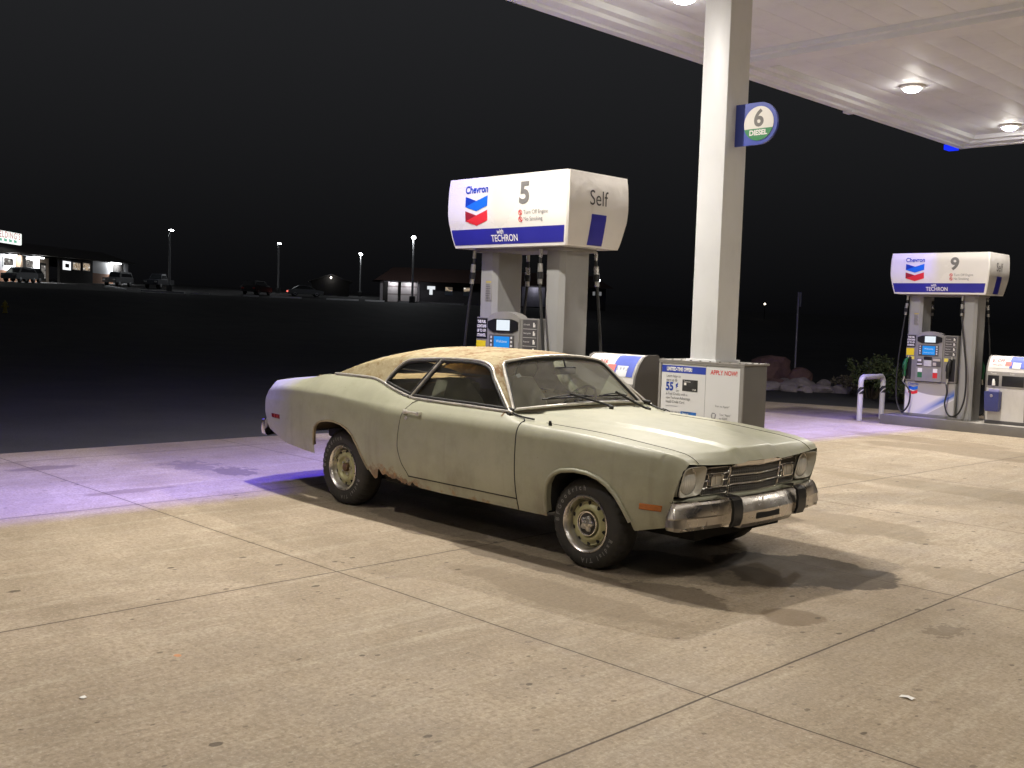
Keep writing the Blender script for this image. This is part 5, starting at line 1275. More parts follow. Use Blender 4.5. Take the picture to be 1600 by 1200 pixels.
m = MB(); m.grid([[(x, y, 1.055-.03*(x+2.6)*0) for y in np.linspace(-.70, .70, 8)] for x in (-3.28, -3.0, -2.62)]); cpart(m, 'parcel_shelf', DASH, None, 60)
def seat(yc, wdt, back_top, x0, shape):
    s_ = thing(shape, None, None); s_.parent = car; s_.location = (1.4, 0, 0)
    m = MB(); m.box(x0, x0+.50, yc-wdt, yc+wdt, .42, .62, .06); m.build('cushion', SEATM, s_)
    P = [(-wdt, .55), (wdt, .55), (wdt, .86), (wdt*.92, .95), (wdt*.62, back_top-.06), (wdt*.50, back_top-.01), (0, back_top), (-wdt*.5, back_top-.01), (-wdt*.62, back_top-.06), (-wdt*.92, .95), (-wdt, .86)]
    rows = []
    for d_, k in ((-.0, .86), (.02, .97), (.06, 1.0), (.11, .97), (.135, .86)):
        rows.append([(x0-.06+d_-(v-.55)*.30, yc+u*k, .55+(v-.55)*(.9+.1*k)) for u, v in P])
    m = MB(); m.grid(rows, True); m.add(rows[0], [tuple(range(len(P)))]); m.add(rows[-1], [tuple(range(len(P)))]); m.build('backrest', SEATM, s_, angle=70)
seat(-.37, .27, 1.125, -1.70, 'front_seat'); seat(.37, .27, 1.125, -1.70, 'front_seat')
m = MB(); m.box(-2.62, -2.10, -.60, .60, .40, .60, .06); m.box(-2.72, -2.58, -.62, .62, .52, 1.02, .05); cpart(m, 'rear_seat', SEATM)
m = MB(); rows = []
for y in np.linspace(-.72, .72, 13): rows.append([(XWB(y)-.02, y, .952), (XWB(y)-.12, y, .962), (XWB(y)-.24, y, .955), (XWB(y)-.29, y, .93), (XWB(y)-.29, y, .86), (XWB(y)-.24, y, .72), (XWB(y)-.15, y, .66)])
m.grid(rows); ds = cpart(m, 'dashboard', DASH, None, 60)
m = MB(); m.box(-1.02, -.90, .12, .60, .93, .975, .015); m.box(-.98, -.955, -.60, .08, .80, .90, .01); cpart(m, 'instrument_hood', M('dash dark', (0.06, 0.055, 0.045), 0.5, 0, 0.1), ds)
sw = MB(); c_ = Vector((-1.17, .37, .93)); ax = Vector((-.85, 0, .52)).normalized(); e1 = Vector((0, 1, 0)); e2 = ax.cross(e1)
sw.tube([c_+e1*(.185*math.cos(a))+e2*(.185*math.sin(a)) for a in np.linspace(0, 2*math.pi, 41)[:-1]], .011, 8, True)
for a in (0.2, math.pi-.2, -math.pi/2): sw.tube([c_-ax*.02, c_+e1*(.18*math.cos(a))+e2*(.18*math.sin(a))], .010, 6)
sw.tube([c_-ax*.0, c_-ax*.28], .028, 10); sw.lathe([(.05, -.01), (.05, .01), (.001, .02)], tuple(c_), 'x', 16)
cpart(sw, 'steering_wheel', BLACK_PL)

# --- wheels
TYRE = M('tyre rubber', (0.030, 0.028, 0.025), 0.75, 0, 0.25, 9, bump=0.1, dirt=0.25)
LETTER = M('raised tyre lettering', (0.17, 0.165, 0.155), 0.7, 0, 0.2, 20)
RIMP = M('sage wheel paint', (0.40, 0.38, 0.20), 0.38, 0.15, 0.12, 9, dirt=0.35); RINGM = chrome_mat('trim ring', 0.10, 0.24, (0.66, 0.63, 0.60))
def make_wheel(cap, Rt=.304):
    w = thing('wheel', None, None)
    # outer face looks to -y; y=0 at the outer sidewall plane
    wd = .212; dR = Rt-.304
    prof = [(.183, .030), (.186, .012), (.200, .003), (.235, -.001), (.262, .004), (.283, .016), (.296, .032), (.302, .052), (.304, .085), (.304, wd-.085), (.302, wd-.052), (.290, wd-.022), (.255, wd-.002), (.205, wd-.004), (.183, wd-.03)]
    prof = [(r_+dR*max(0, min(1, (r_-.190)/.085)), a) for r_, a in prof]
    seg = 144
    def rf(i, k, r_):
        if i in (5, 6, 7) and (k % 4) in (0,): return r_-.007
        if i in (8, 9) and (k % 4) == 0: return r_-.003
        return r_
    m = MB(); m.lathe(prof, (0, 0, 0), 'y', seg, rfun=rf)
    for yy in (.075, .106, .137): m.lathe([(Rt+.0005, yy-.003), (Rt-.0, yy-.0029), (Rt-.0, yy+.0029), (Rt+.0005, yy+.003)], (0, 0, 0), 'y', 72)
    v2 = []
    for p in m.v: v2.append((p[0], p[1], max(p[2], -(Rt-.0075))))
    m.v = v2; ty = m.build('tyre', TYRE, w, angle=28)
    m = MB()
    def arc_text(s_, a0, size, rad, sp):
        vs, fs = text_geo(s_, size, 'LEFT', .0012, .9, sp)
        m.add([(-(math.cos(a0-u/rad))*(rad+v)*-1, -.0025+max(0, (abs(rad+v-.235)-.02))*.12, math.sin(a0-u/rad)*(rad+v)) for u, v in vs], fs)
    arc_text('BFGoodrich', R(184), .046, .236+dR*.5, 2.0); arc_text('Radial T/A', R(-16), .043, .236+dR*.5, 1.9)
    m.build('tyre_lettering', LETTER, ty)
    m = MB(); m.lathe([(.1775, .040), (.190, .018), (.1925, .008), (.190, .002), (.183, .000), (.172, .008), (.165, .030), (.158, .060), (.152, .066)], (0, 0, 0), 'y', 64); m.build('trim_ring', RINGM, w, angle=40)
    m = MB(); m.lathe([(.153, .066), (.150, .055), (.143, .048), (.136, .050), (.128, .046), (.112, .034), (.100, .030), (.092, .033), (.084, .044), (.080, .052), (.05, .055), (.001, .055)], (0, 0, 0), 'y', 72); rim = m.build('rim', RIMP, w, angle=40)
    m = MB()
    for k in range(10):
        a = 2*math.pi*(k+.5)/10
        P = []
        for q in range(12):
            b_ = 2*math.pi*q/12; rr3 = .1345+.0125*math.cos(b_); th = a+.115*math.sin(b_)*(1.0 if math.cos(b_) > 0 else .75)
            yy = float(np.interp(rr3, [.112, .128, .136, .143, .150], [.034, .046, .050, .048, .055]))
            P.append((rr3*math.cos(th), yy-.0022, rr3*math.sin(th)))
        m.add(P, [tuple(range(12))])
    m.build('rim_slots', SEAM, rim)
    m = MB()
    for k in range(5):
        a = 2*math.pi*k/5; c2 = (.056*math.cos(a), 0, .056*math.sin(a)); m.lathe([(.011, .056), (.010, .038), (.006, .034), (.001, .033)], c2, 'y', 6)
    m.build('wheel_nuts', CHROME_S, rim)
    if cap:
        m = MB(); m.lathe([(.082, .046), (.0835, .026), (.081, .020), (.077, .020), (.074, .030), (.055, .034)], (0, 0, 0), 'y', 48); hc = m.build('hub_cap', CHROME, w, angle=40)
        m = MB(); m.lathe([(.074, .031), (.045, .031)], (0, 0, 0), 'y', 40); m.build('cap_recess', BLACK_PL, hc)
        m = MB(); m.lathe([(.050, .034), (.046, .018), (.034, .010), (.020, .008), (.018, .0), (.010, -.004), (.001, -.005)], (0, 0, 0), 'y', 40, rfun=lambda i, k, r_: r_*(1+.16*math.cos(5*2*math.pi*k/40)) if i < 3 else r_); m.build('cap_centre', CHROME_S, hc)
    else:
        m = MB(); m.lathe([(.036, .055), (.034, .030), (.028, .024), (.001, .022)], (0, 0, 0), 'y', 24); m.build('hub_centre', M('hub rust brown', (0.13, 0.075, 0.035), 0.7, 0, 0.3, 12), rim)
    return w
wf = make_wheel(True); wr_ = make_wheel(False, .322)
for src, x, s_, y in ((wf, 0, -1, -.845), (wr_, -2.743, -1, -.805), (None, 0, 1, .845), (None, -2.743, 1, .805)):
    o = src if src else copy_tree(wf if x == 0 else wr_)
    o.parent = car; o.location = (1.4+x, y, .297 if x == 0 else .3145); o.rotation_euler = (0, R(25) if x == 0 else R(-8), 0 if s_ < 0 else math.pi)
    if s_ > 0: o.rotation_euler = (0, 0, math.pi)
    else: o.rotation_euler = (0, 0, 0)

# ------------------------------------------------------------------ far side of the road: shop, hut, lamps, cars
def hz(x, y): return ground_z(x, y)
BRICK = M('warm brick', (0.40, 0.19, 0.10), 0.85, 0, 0.15, 3); SIDING_W = None
def siding():
    t = NT('white vertical siding'); X, Y, Z = t.sep(t.co())
    f = t.math('FRACT', t.math('MULTIPLY', X, 2.2)); n = t.noise(0.8, 4)
    c = t.mix(t.mrange(n, 0.3, 0.7), (0.60, 0.60, 0.62), (0.72, 0.72, 0.73)); c = t.mix(t.mrange(f, 0.0, 0.12, 0.6, 0), c, (0.25, 0.25, 0.27))
    return t.done(t.pbr(c, 0.6))
SIDING_W = siding()
DARKW = M('dark timber wall', (0.020, 0.017, 0.015), 0.85, 0, 0.3, 1); DARKROOF = M('dark shingle roof', (0.040, 0.034, 0.030), 0.9, 0, 0.3, 2)
WHITEFR = M('white window frame', (0.7, 0.7, 0.7), 0.5, 0, 0.05); TAN_W = M('tan entry wall', (0.42, 0.32, 0.24), 0.8, 0, 0.1)
def room(name, scale, cols):
    t = NT(name); n = t.noise(scale, 2, 0.5, stretch=(1, 1, 2.2))
    e = t.n('ShaderNodeEmission'); t.l(t.ramp(n, cols), e.inputs[0]); e.inputs[1].default_value = 1.0; return t.done(e.outputs[0])
LIT = room('lit room', 1.6, [(0.35, (0.03, 0.03, 0.03)), (0.47, (0.24, 0.22, 0.20)), (0.56, (0.06, 0.055, 0.05)), (0.66, (0.7, 0.68, 0.64))])
LITW = room('lit warm room', 1.2, [(0.38, (0.10, 0.08, 0.06)), (0.5, (0.55, 0.42, 0.28)), (0.6, (0.12, 0.10, 0.09)), (0.68, (0.85, 0.80, 0.72))])
GLOW = emis('shop tube light', (0.95, 0.98, 1.0), 9.0)
shop = thing('shop_building', 'long low shop with lit white and brick front and dark roof across the road', 'building', (-117.61, 32.68, 3.55), R(138.97))
def flat(x0, x1, z0, z1, y0, y1, name, mat, parent):
    m = MB(); m.box(x0, x1, y0, y1, z0, z1); return m.build(name, mat, parent)
g_ = lambda s: 1.12*s/55.2
flat(-8, 11.6, -0.4, 1.25, 0, 0.3, 'brick_wall', BRICK, shop); flat(-8, 11.6, 1.25, 3.15, 0.05, 0.3, 'siding_wall', SIDING_W, shop)
flat(12.7, 18.35, -0.2, 1.35, 0, 0.3, 'brick_wall', BRICK, shop); flat(12.7, 18.35, 1.35, 3.3, 0.05, 0.3, 'siding_wall', SIDING_W, shop)
flat(18.35, 25.2, 0.3, 3.42, 1.4, 1.6, 'entry_wall', TAN_W, shop); flat(18.2, 18.35, 0.2, 3.4, 0.3, 1.6, 'entry_return', TAN_W, shop)
flat(25.2, 38.25, 0.3, 3.8, 0, 0.3, 'dark_wall', DARKW, shop)
flat(38.25, 47.6, 0.5, 2.1, 0, 0.3, 'brick_wall', BRICK, shop); flat(38.25, 47.6, 2.1, 3.9, 0.05, 0.3, 'siding_wall', SIDING_W, shop)
flat(47.6, 52.8, 0.7, 4.05, 0, 0.3, 'dark_wall', DARKW, shop); flat(52.8, 55.2, 0.8, 4.2, 0, 0.3, 'siding_wall', SIDING_W, shop)
flat(10.85, 11.6, -0.2, 3.2, -0.6, -0.02, 'post', M('brown post', (0.10, 0.065, 0.04), 0.8), shop); flat(11.6, 12.7, -0.2, 3.2, -0.5, 0.3, 'post', DARKW, shop)
def win(x0, x1, z0, z1, mat, y=-0.04, inset=0.22):
    f_ = flat(x0, x1, z0, z1, y, y+0.10, 'window', WHITEFR, shop); flat(x0+inset, x1-inset, z0+inset*0.7, z1-inset*0.7, y-0.02, y+0.0, 'pane', mat, f_); return f_
win(7.4, 10.5, 1.7, 2.9, LIT, 0.0); win(13.0, 16.5, 1.75, 2.98, LIT, 0.0)
f_ = flat(26.29, 29.18, 2.1, 3.25, -0.06, -0.01, 'window', emis('bright window', (0.95, 0.97, 1.0), 1.3), shop); flat(27.05, 28.45, 2.42, 2.92, -0.10, -0.06, 'dark_centre', DARKW, f_)  # dark block stands for the dark centre of this white-framed window
win(29.9, 32.94, 2.2, 3.28, LITW, -0.06, 0.12); win(33.96, 36.9, 2.25, 3.38, LITW, -0.06, 0.12)
for a, b_, z0, z1 in ((19.17, 20.9, 0.45, 2.6), (21.98, 24.01, 0.45, 2.75)):
    d_ = flat(a, b_, z0, z1, 1.30, 1.39, 'door', DARKW, shop); flat(a+0.35, b_-0.25, z0+0.35, z1-0.3, 1.27, 1.30, 'pane', LIT, d_)
flat(19.3, 21.1, 2.32, 2.62, 1.10, 1.18, 'open_sign', emis('green neon', (0.10, 0.85, 0.45), 1.6), shop)
for a, b_, z in ((8.84, 10.85, 3.02), (16.07, 19.17, 3.15), (46.09, 50.8, 3.88)):
    flat(a, b_, z, z+0.16, -0.25, -0.05, 'tube_light', GLOW, shop)
    ld = bpy.data.lights.new('shop_lamp', 'AREA'); ld.shape = 'RECTANGLE'; ld.size = b_-a; ld.size_y = 0.3; ld.energy = 520; ld.color = (0.95, 0.98, 1.0)
    lo = bpy.data.objects.new('shop_lamp', ld); COL.objects.link(lo); lo.parent = shop; lo.location = ((a+b_)/2, -0.9, z-0.03); lo.rotation_euler = (R(38), 0, 0)
m = MB(); m.grid([[(s_, -1.3, 3.22+g_(s_)*0.85), (s_, 4.5, 4.9+g_(s_)*0.85), (s_, 10, 4.9+g_(s_)*0.85)] for s_ in (-8, 20, 40, 56)]); m.grid([[(s_, -1.3, 3.20+g_(s_)*0.85), (s_, 0.3, 3.20+g_(s_)*0.85)] for s_ in (-8, 20, 40, 56)]); m.build('roof', DARKROOF, shop)
flat(-8, 55, 3.0, 4.6, 8, 8.2, 'back_wall', DARKW, shop)
ss = thing('shop_sign', 'glowing white box sign with red lettering on the dark shop roof', 'sign', (-117.61, 32.68, 3.55), R(138.97))
m = MB(); m.box(-6.0, 9.7, -1.2, -0.8, 4.28, 5.62, 0.10); m.build('box', emis('sign box white', (0.93, 1.0, 0.95), 1.25), ss)
m = MB(); put_text(m, "ELDING'S", 1.0, lambda u, v: (9.2+u, -1.23, 5.17+v), 'RIGHT', bold=0.02, sx=1.2, spacing=1.2); m.build('lettering', emis('sign red lettering', (0.62, 0.28, 0.26), 1.0), ss)
m = MB()
for k in range(9): m.box(-3.4+k*1.35, -2.7+k*1.35, -1.24, -1.21, 4.45, 4.72); m.box(-3.4+k*1.35, -3.2+k*1.35, -1.24, -1.21, 4.5, 4.78)
m.build('lettering', emis('sign green lettering', (0.18, 0.50, 0.34), 1.0), ss)

hut = thing('lodge_building', 'dark lodge with reddish hipped roof and two lit doorways behind the tallest lamp', 'building', (-92.74, 67.82, 2.62), R(54.68))
LOGS = room('lit log wall', 0.9, [(0.3, (0.20, 0.17, 0.17)), (0.5, (0.42, 0.40, 0.46)), (0.7, (0.60, 0.58, 0.66))])
RROOF = M('red brown roof', (0.060, 0.030, 0.024), 0.9, 0, 0.25, 2)
def log_wall():
    t = NT('pale log wall'); X, Y, Z = t.sep(t.co()); f = t.math('FRACT', t.math('MULTIPLY', Z, 1.1))
    return t.done(t.pbr(t.mix(t.mrange(t.math('ABSOLUTE', t.math('SUBTRACT', f, 0.5)), 0.36, 0.5), (0.52, 0.48, 0.47), (0.20, 0.16, 0.15)), 0.7))
flat(1.0, 27.7, -0.3, 2.45, 1.2, 1.5, 'wall', M('lodge wall', (0.060, 0.055, 0.060), 0.8, 0, 0.3, 1), hut)
flat(1.55, 4.95, 0.0, 2.3, 0.95, 1.19, 'porch_wall', log_wall(), hut)
flat(2.72, 3.03, 0.0, 2.4, 0.3, 0.6, 'post', DARKW, hut); flat(0.62, 0.95, 0.0, 2.4, 0.2, 0.5, 'post', M('pale post', (0.40, 0.36, 0.38), 0.7), hut); flat(0.98, 1.55, 0.0, 2.3, 0.9, 1.2, 'door', DARKW, hut); flat(4.95, 5.2, 0.0, 2.4, 0.2, 0.5, 'post', M('pale post', (0.4, 0.36, 0.38)), hut)
m = MB(); m.grid([[(-0.1, -0.3, 2.45), (4.0, -0.3, 2.45), (20, -0.3, 2.45), (28.3, -0.3, 2.45)], [(2.2, 3.2, 4.1), (4.0, 3.2, 4.15), (20, 3.2, 4.1), (26.5, 3.2, 4.0)], [(-0.1, 7, 2.45), (4.0, 7, 2.45), (20, 7, 2.45), (28.3, 7, 2.45)]])
m.add([(-0.1, -0.3, 2.45), (2.2, 3.2, 4.1), (-0.1, 7, 2.45)], [(0, 1, 2)]); m.build('roof', RROOF, hut, angle=10)
WB = emis('white lodge window', (0.92, 0.96, 1.0), 0.9)
w_ = flat(6.15, 7.07, 1.62, 2.0, 1.14, 1.19, 'window', WB, hut); flat(6.42, 6.78, 1.0, 1.62, 1.14, 1.19, 'pane', WB, w_)
for a, b_ in ((8.24, 9.17), (10.41, 11.35)):
    w_ = flat(a, b_, 1.0, 2.0, 1.14, 1.19, 'window', M('dim window', (0.10, 0.12, 0.14), 0.3), hut); flat(a+0.06, b_-0.06, 1.5, 1.95, 1.11, 1.14, 'pane', LITW, w_)
for a in (26.08, 26.87): flat(a, a+0.28, 1.6, 2.05, 1.14, 1.19, 'window', emis('faint window', (0.45, 0.45, 0.46), 0.35), hut)
flat(17.4, 20.2, 0.0, 2.3, 1.0, 1.19, 'bay_panel', M('bay panel', (0.22, 0.21, 0.26), 0.7, 0, 0.2, 2), hut)
for px_, ew in ((2.2, 45), (4.0, 45), (19, 25)):
    ld = bpy.data.lights.new('porch_lamp', 'POINT'); ld.energy = ew; ld.shadow_soft_size = 0.1; ld.color = (0.93, 0.94, 1.0)
    lo = bpy.data.objects.new('porch_lamp', ld); COL.objects.link(lo); lo.parent = hut; lo.location = (px_, 0.35, 2.2)

POLE_M = M('galvanised pole', (0.42, 0.42, 0.43), 0.5, 0.2, 0.08); HEAD = emis('street lamp head', (0.95, 0.98, 1.0), 30.0); CONC2 = M('lamp plinth', (0.10, 0.10, 0.10), 0.9)
for x, y, zt, lab, two in ((-107.35, 50.0, 9.95, 'lit street lamp between the shop and the parked pickup', False), (-122.65, 73.75, 10.5, 'lit street lamp left of the car with red tail lights', False), (-124.3, 89.05, 10.0, 'lit street lamp left of the red roofed lodge', True), (-84.65, 66.8, 9.68, 'tallest lit street lamp, standing before the red roofed lodge', True)):
    zb = hz(x, y); sl = thing('street_lamp', lab, 'street lamp', (x, y, zb), R(140), group='lit street lamps across the road'); h = zt-zb
    m = MB(); m.lathe([(0.13, 0.5), (0.11, h*0.5), (0.085, h)], (0, 0, 0), 'z', 10, cap0=True, cap1=True); m.build('pole', POLE_M, sl)
    m = MB(); m.lathe([(0.33, -0.3), (0.33, 0.7), (0.28, 0.74)], (0, 0, 0), 'z', 14, cap1=True); m.build('plinth', CONC2, sl)
    for s_ in ((1, -1) if two else (1,)):
        m = MB(); m.tube([(0, 0, h-0.05), (s_*0.35, 0, h+0.04)], 0.05, 8); m.box(min(s_*0.3, s_*0.95), max(s_*0.3, s_*0.95), -0.17, 0.17, h+0.0, h+0.10, 0.03); hd = m.build('lamp_head', POLE_M, sl)
        m = MB(); m.box(min(s_*0.30, s_*1.0), max(s_*0.30, s_*1.0), -0.20, 0.20, h-0.14, h-0.004, 0.04); m.build('lens', HEAD, hd)
    ld = bpy.data.lights.new('street_bulb', 'POINT'); ld.energy = 420; ld.shadow_soft_size = 0.25; ld.color = (0.92, 0.96, 1.0)
    lo = bpy.data.objects.new('street_bulb', ld); COL.objects.link(lo); lo.parent = sl; lo.location = (0.55 if not two else 0.2, 0.35, h-0.35)

fm = thing('flood_lamp', 'bright floodlight on a dark post seen right of the pump numbered 5', 'floodlight', (-67.25, 77.5, hz(-67.25, 77.5)))
h = 5.47-fm.location[2]
m = MB(); m.tube([(0, 0, -0.2), (0, 0, h-0.1)], 0.06, 8); m.build('post', M('black post', (0.02, 0.02, 0.02), 0.6), fm)
m = MB(); m.lathe([(0.001, -0.18), (0.14, -0.14), (0.19, 0), (0.14, 0.14), (0.001, 0.18)], (0, 0, h), 'z', 16); m.build('lens', emis('floodlight lens', (0.95, 0.98, 1.0), 18.0), fm)
ym = thing('yard_lamp', 'small distant warm yard light right of the canopy column', 'yard light', (-74.56, 121.57, hz(-74.56, 121.57))); h = 4.21-ym.location[2]
m = MB(); m.tube([(0, 0, -0.2), (0, 0, max(0.3, h-0.1))], 0.05, 8); m.build('post', M('black post', (0.02, 0.02, 0.02)), ym)
m = MB(); m.lathe([(0.001, -0.17), (0.16, 0), (0.001, 0.17)], (0, 0, max(0.4, h)), 'z', 14); m.build('lens', emis('warm yard light', (1.0, 0.86, 0.68), 5.0), ym)
bn = thing('small_barn', 'small dark gabled shed with one lamp under its peak, between two street lamps', 'shed', (-118.66, 79.79, hz(-118.66, 79.79)), R(57)); h = 6.35-bn.location[2]
m = MB(); m.prism([(-2.6, -0.3), (2.6, -0.3), (2.6, h-0.9), (0, h), (-2.6, h-0.9)], 0, 6, lambda u, v, d_: (u, d_, v)); m.build('wall', M('shed wall', (0.035, 0.032, 0.03), 0.9), bn)
m = MB()
for s_ in (-1, 1): m.prism([(s_*0.0, h+0.02), (s_*3.0, h-1.02), (s_*3.0, h-0.90), (0, h+0.14)], -0.5, 6.3, lambda u, v, d_: (u, d_, v))
m.build('roof', M('shed roof', (0.10, 0.095, 0.09), 0.9), bn)
m = MB(); m.lathe([(0.001, -0.15), (0.15, 0), (0.001, 0.15)], (0, -0.45, h-0.42), 'z', 12); m.build('lamp', emis('shed lamp', (1.0, 0.93, 0.82), 10.0), bn)
ld = bpy.data.lights.new('shed_bulb', 'POINT'); ld.energy = 12; ld.shadow_soft_size = 0.15; lo = bpy.data.objects.new('shed_bulb', ld); COL.objects.link(lo); lo.parent = bn; lo.location = (0, -0.75, h-0.6)

TYR2 = M('far tyre', (0.02, 0.02, 0.02), 0.8); WINK = M('dark car glass', (0.012, 0.014, 0.016), 0.08, 0, 0.05, spec=0.8); HUBM = M('far hub', (0.45, 0.45, 0.46), 0.3, 0.7)
def far_car(label, x, y, rz, paint, L=4.5, Wd=1.8, kind='suv', tail=False, heads=False):
    t = thing('distant_car', label, 'car', (x, y, hz(x, y)), R(rz), group='cars parked across the road')
    hw = Wd/2; a = -L/2; b_ = L/2
    if kind == 'suv': low = [(a, .35), (a+.02, .95), (a+.9, 1.02), (b_-.02, 1.08), (b_, .40)]; top = [(a+.75, 1.0), (a+1.45, 1.60), (a+1.8, 1.68), (b_-.45, 1.66), (b_-.04, 1.07)]
    elif kind == 'pickup': low = [(a, .45), (a, 1.0), (a+1.4, 1.08), (b_, 1.08), (b_, .5)]; top = [(a+1.2, 1.06), (a+1.7, 1.72), (a+2.7, 1.74), (a+2.95, 1.07)]
    elif kind == 'jeep': low = [(a, .45), (a, 1.0), (a+1.25, 1.08), (b_, 1.08), (b_, .45)]; top = [(a+1.2, 1.06), (a+1.45, 1.78), (b_-.12, 1.80), (b_-.02, 1.07)]
    else: low = [(a, .30), (a, .72), (a+1.1, .86), (b_-.8, .90), (b_, .80), (b_, .32)]; top = [(a+.95, .85), (a+1.75, 1.36), (a+2.4, 1.42), (b_-1.3, 1.36), (b_-.55, .89)]
    bm_ = MB()
    for sg in (0,):
        P = low; rows = []
        for yy, k in ((-hw+.0, .94), (-hw+.06, 1.0), (hw-.06, 1.0), (hw, .94)):
            zc = .7; rows.append([(u*(.985 if k < 1 else 1), yy, zc+(v-zc)*k) for u, v in P])
        bm_.grid(rows); bm_.add(rows[0], [tuple(range(len(P)))]); bm_.add(rows[-1], [tuple(range(len(P)))]); bm_.grid([[r_[0], r_[-1]] for r_ in rows])
    body_ = bm_.build('body', paint, t, angle=30)
    c_ = MB(); n = len(top); lo_ = [(u, s_*(hw-.10 if v < 1.2 and v < top[1][1]-.1 else hw-.26), v) for s_ in (-1, 1) for u, v in top]
    c_.add(lo_, [tuple(range(n)), tuple(range(n, 2*n))]+[(k, k+1, n+k+1, n+k) for k in range(n-1)]); c_.build('cabin', paint, t, angle=20)
    cx = sum(u for u, _ in top)/n; cz = sum(v for _, v in top)/n
    for s_ in (-1, 1):
        w_ = MB(); P = [(cx+(u-cx)*.86, s_*((hw-.10 if v < top[1][1]-.1 else hw-.26)+.012), cz+(v-cz)*.74) for u, v in top]; w_.add(P, [tuple(range(n))]); w_.build('side_window', WINK, t)
    w_ = MB(); (u0, v0), (u1, v1) = top[0], top[1]; du = -.02; w_.add([(u0+(u1-u0)*.1+du, -hw+.2, v0+(v1-v0)*.1), (u0+(u1-u0)*.1+du, hw-.2, v0+(v1-v0)*.1), (u0+(u1-u0)*.9+du, hw-.32, v0+(v1-v0)*.9), (u0+(u1-u0)*.9+du, -hw+.32, v0+(v1-v0)*.9)], [(0, 1, 2, 3)]); w_.build('windscreen', WINK, t)
    rw = .36 if kind != 'sedan' else .32
    for xx in (a+.85, b_-.85):
        for s_ in (-1, 1):
            w_ = MB(); w_.lathe([(rw*.6, 0), (rw, .02), (rw, .2), (rw*.6, .22)], (xx, s_*(hw-.02)-(.0 if s_ < 0 else .2), rw), 'y', 18, cap0=True, cap1=True); wh = w_.build('wheel', TYR2, t)
            w_ = MB(); w_.lathe([(rw*.58, 0), (.001, -.01*1)], (xx, s_*(hw+.004) if s_ > 0 else -hw-.026, rw), 'y', 14); w_.build('hub', HUBM, wh)
    for s_ in (-1, 1):
        for xx, mt, nm in ((a-.01, emis('lit headlamp', (1, .97, .9), 3.0) if heads else HUBM, 'headlight'), (b_+.01, emis('lit tail lamp', (1.0, .16, .12), 2.6) if tail else REDL, 'tail_light')):
            zq = .78 if kind != 'sedan' else .62
            l_ = MB(); q0, q1 = sorted((s_*(hw-.42), s_*(hw-.1))); l_.box(xx-.03, xx+.03, q0, q1, zq-.08, zq+.08, .02); l_.build(nm, mt, t)
    if tail:
        l_ = MB(); l_.box(b_-.02, b_+.02, -.16, .16, .50, .60); l_.build('plate_lamp', emis('lit tail lamp', (1.0, .16, .12), 2.6), t)
    return t
SILV = M('far silver paint', (0.13, 0.135, 0.14), 0.35, 0.3, 0.05); BLKP = M('far black paint', (0.012, 0.012, 0.013), 0.3, 0, 0.1); WHP = M('far white paint', (0.12, 0.12, 0.125), 0.4); DKG = M('far dark paint', (0.03, 0.032, 0.04), 0.35)
far_car('silver estate car parked at the brick shop front beside a black one', -116.2, 36.9, 130, SILV, 4.4, 1.8, 'suv')
far_car('black car parked right behind the silver one, by the shop door', -119.6, 38.8, 125, BLKP, 4.2, 1.8, 'suv')
far_car('grey off-roader under the right end of the shop', -123.3, 51.2, 126, WHP, 4.2, 1.85, 'jeep')
far_car('dark pickup parked beside the first street lamp', -112.3, 51.2, 130, DKG, 4.6, 1.75, 'pickup')
far_car('silver car with glowing red tail lights between two street lamps', -108.1, 68.6, 308-65, SILV, 4.4, 1.75, 'sedan', tail=True)
far_car('dark car with two faint lit lamps left of the red tail lights', -107.0, 61.0, 305, BLKP, 4.8, 1.9, 'suv', heads=True)

KERB2 = M('pale road kerb', (0.85, 0.84, 0.85), 0.85, 0, 0.15, 0.6)
for (xa, ya_, xb, yb_) in ((-110.5, 44.2, -106.5, 44.3), (-103.6, 45.0, -100.6, 48.4), (-100.2, 48.9, -99.2, 50.5), (-97.4, 53.6, -96.6, 55.0), (-95.9, 56.0, -94.2, 58.9), (-92.6, 61.1, -90.6, 64.0), (-90.2, 64.6, -88.9, 66.3), (-86.5, 66.6, -79.5, 69.6)):
    m = MB(); P = resample([(xa, ya_, 0), (xb, yb_, 0)], 1.0); dx, dy = xb-xa, yb_-ya_; l = math.hypot(dx, dy); nx, ny = dy/l*.35, -dx/l*.35
    rows = [[(p.x-nx, p.y-ny, hz(p.x, p.y)-.1), (p.x-nx, p.y-ny, hz(p.x, p.y)+.16), (p.x+nx, p.y+ny, hz(p.x, p.y)+.16), (p.x+nx, p.y+ny, hz(p.x, p.y)-.1)] for p in P]
    m.grid(rows); m.add(rows[0], [(0, 1, 2, 3)]); m.add(rows[-1], [(0, 1, 2, 3)]); tag(m.build('kerb', KERB2), kind='structure')
hy = thing('fire_hydrant', 'small dull yellow hydrant on the dark verge at the far left edge', 'hydrant', (-61.8, 16.73, hz(-61.8, 16.73)))
m = MB(); m.lathe([(.16, -.1), (.16, .04), (.11, .06), (.10, .50), (.14, .52), (.14, .56), (.10, .62), (.05, .68), (.03, .74), (.001, .75)], (0, 0, 0), 'z', 16, cap0=True); m.build('barrel', M('hydrant yellow', (0.55, 0.45, 0.05), 0.5), hy)
m = MB(); m.lathe([(.055, -.20), (.055, .20)], (0, 0, .38), 'y', 12, cap0=True, cap1=True); m.build('outlets', M('hydrant yellow', (0.55, 0.45, 0.05)), hy)

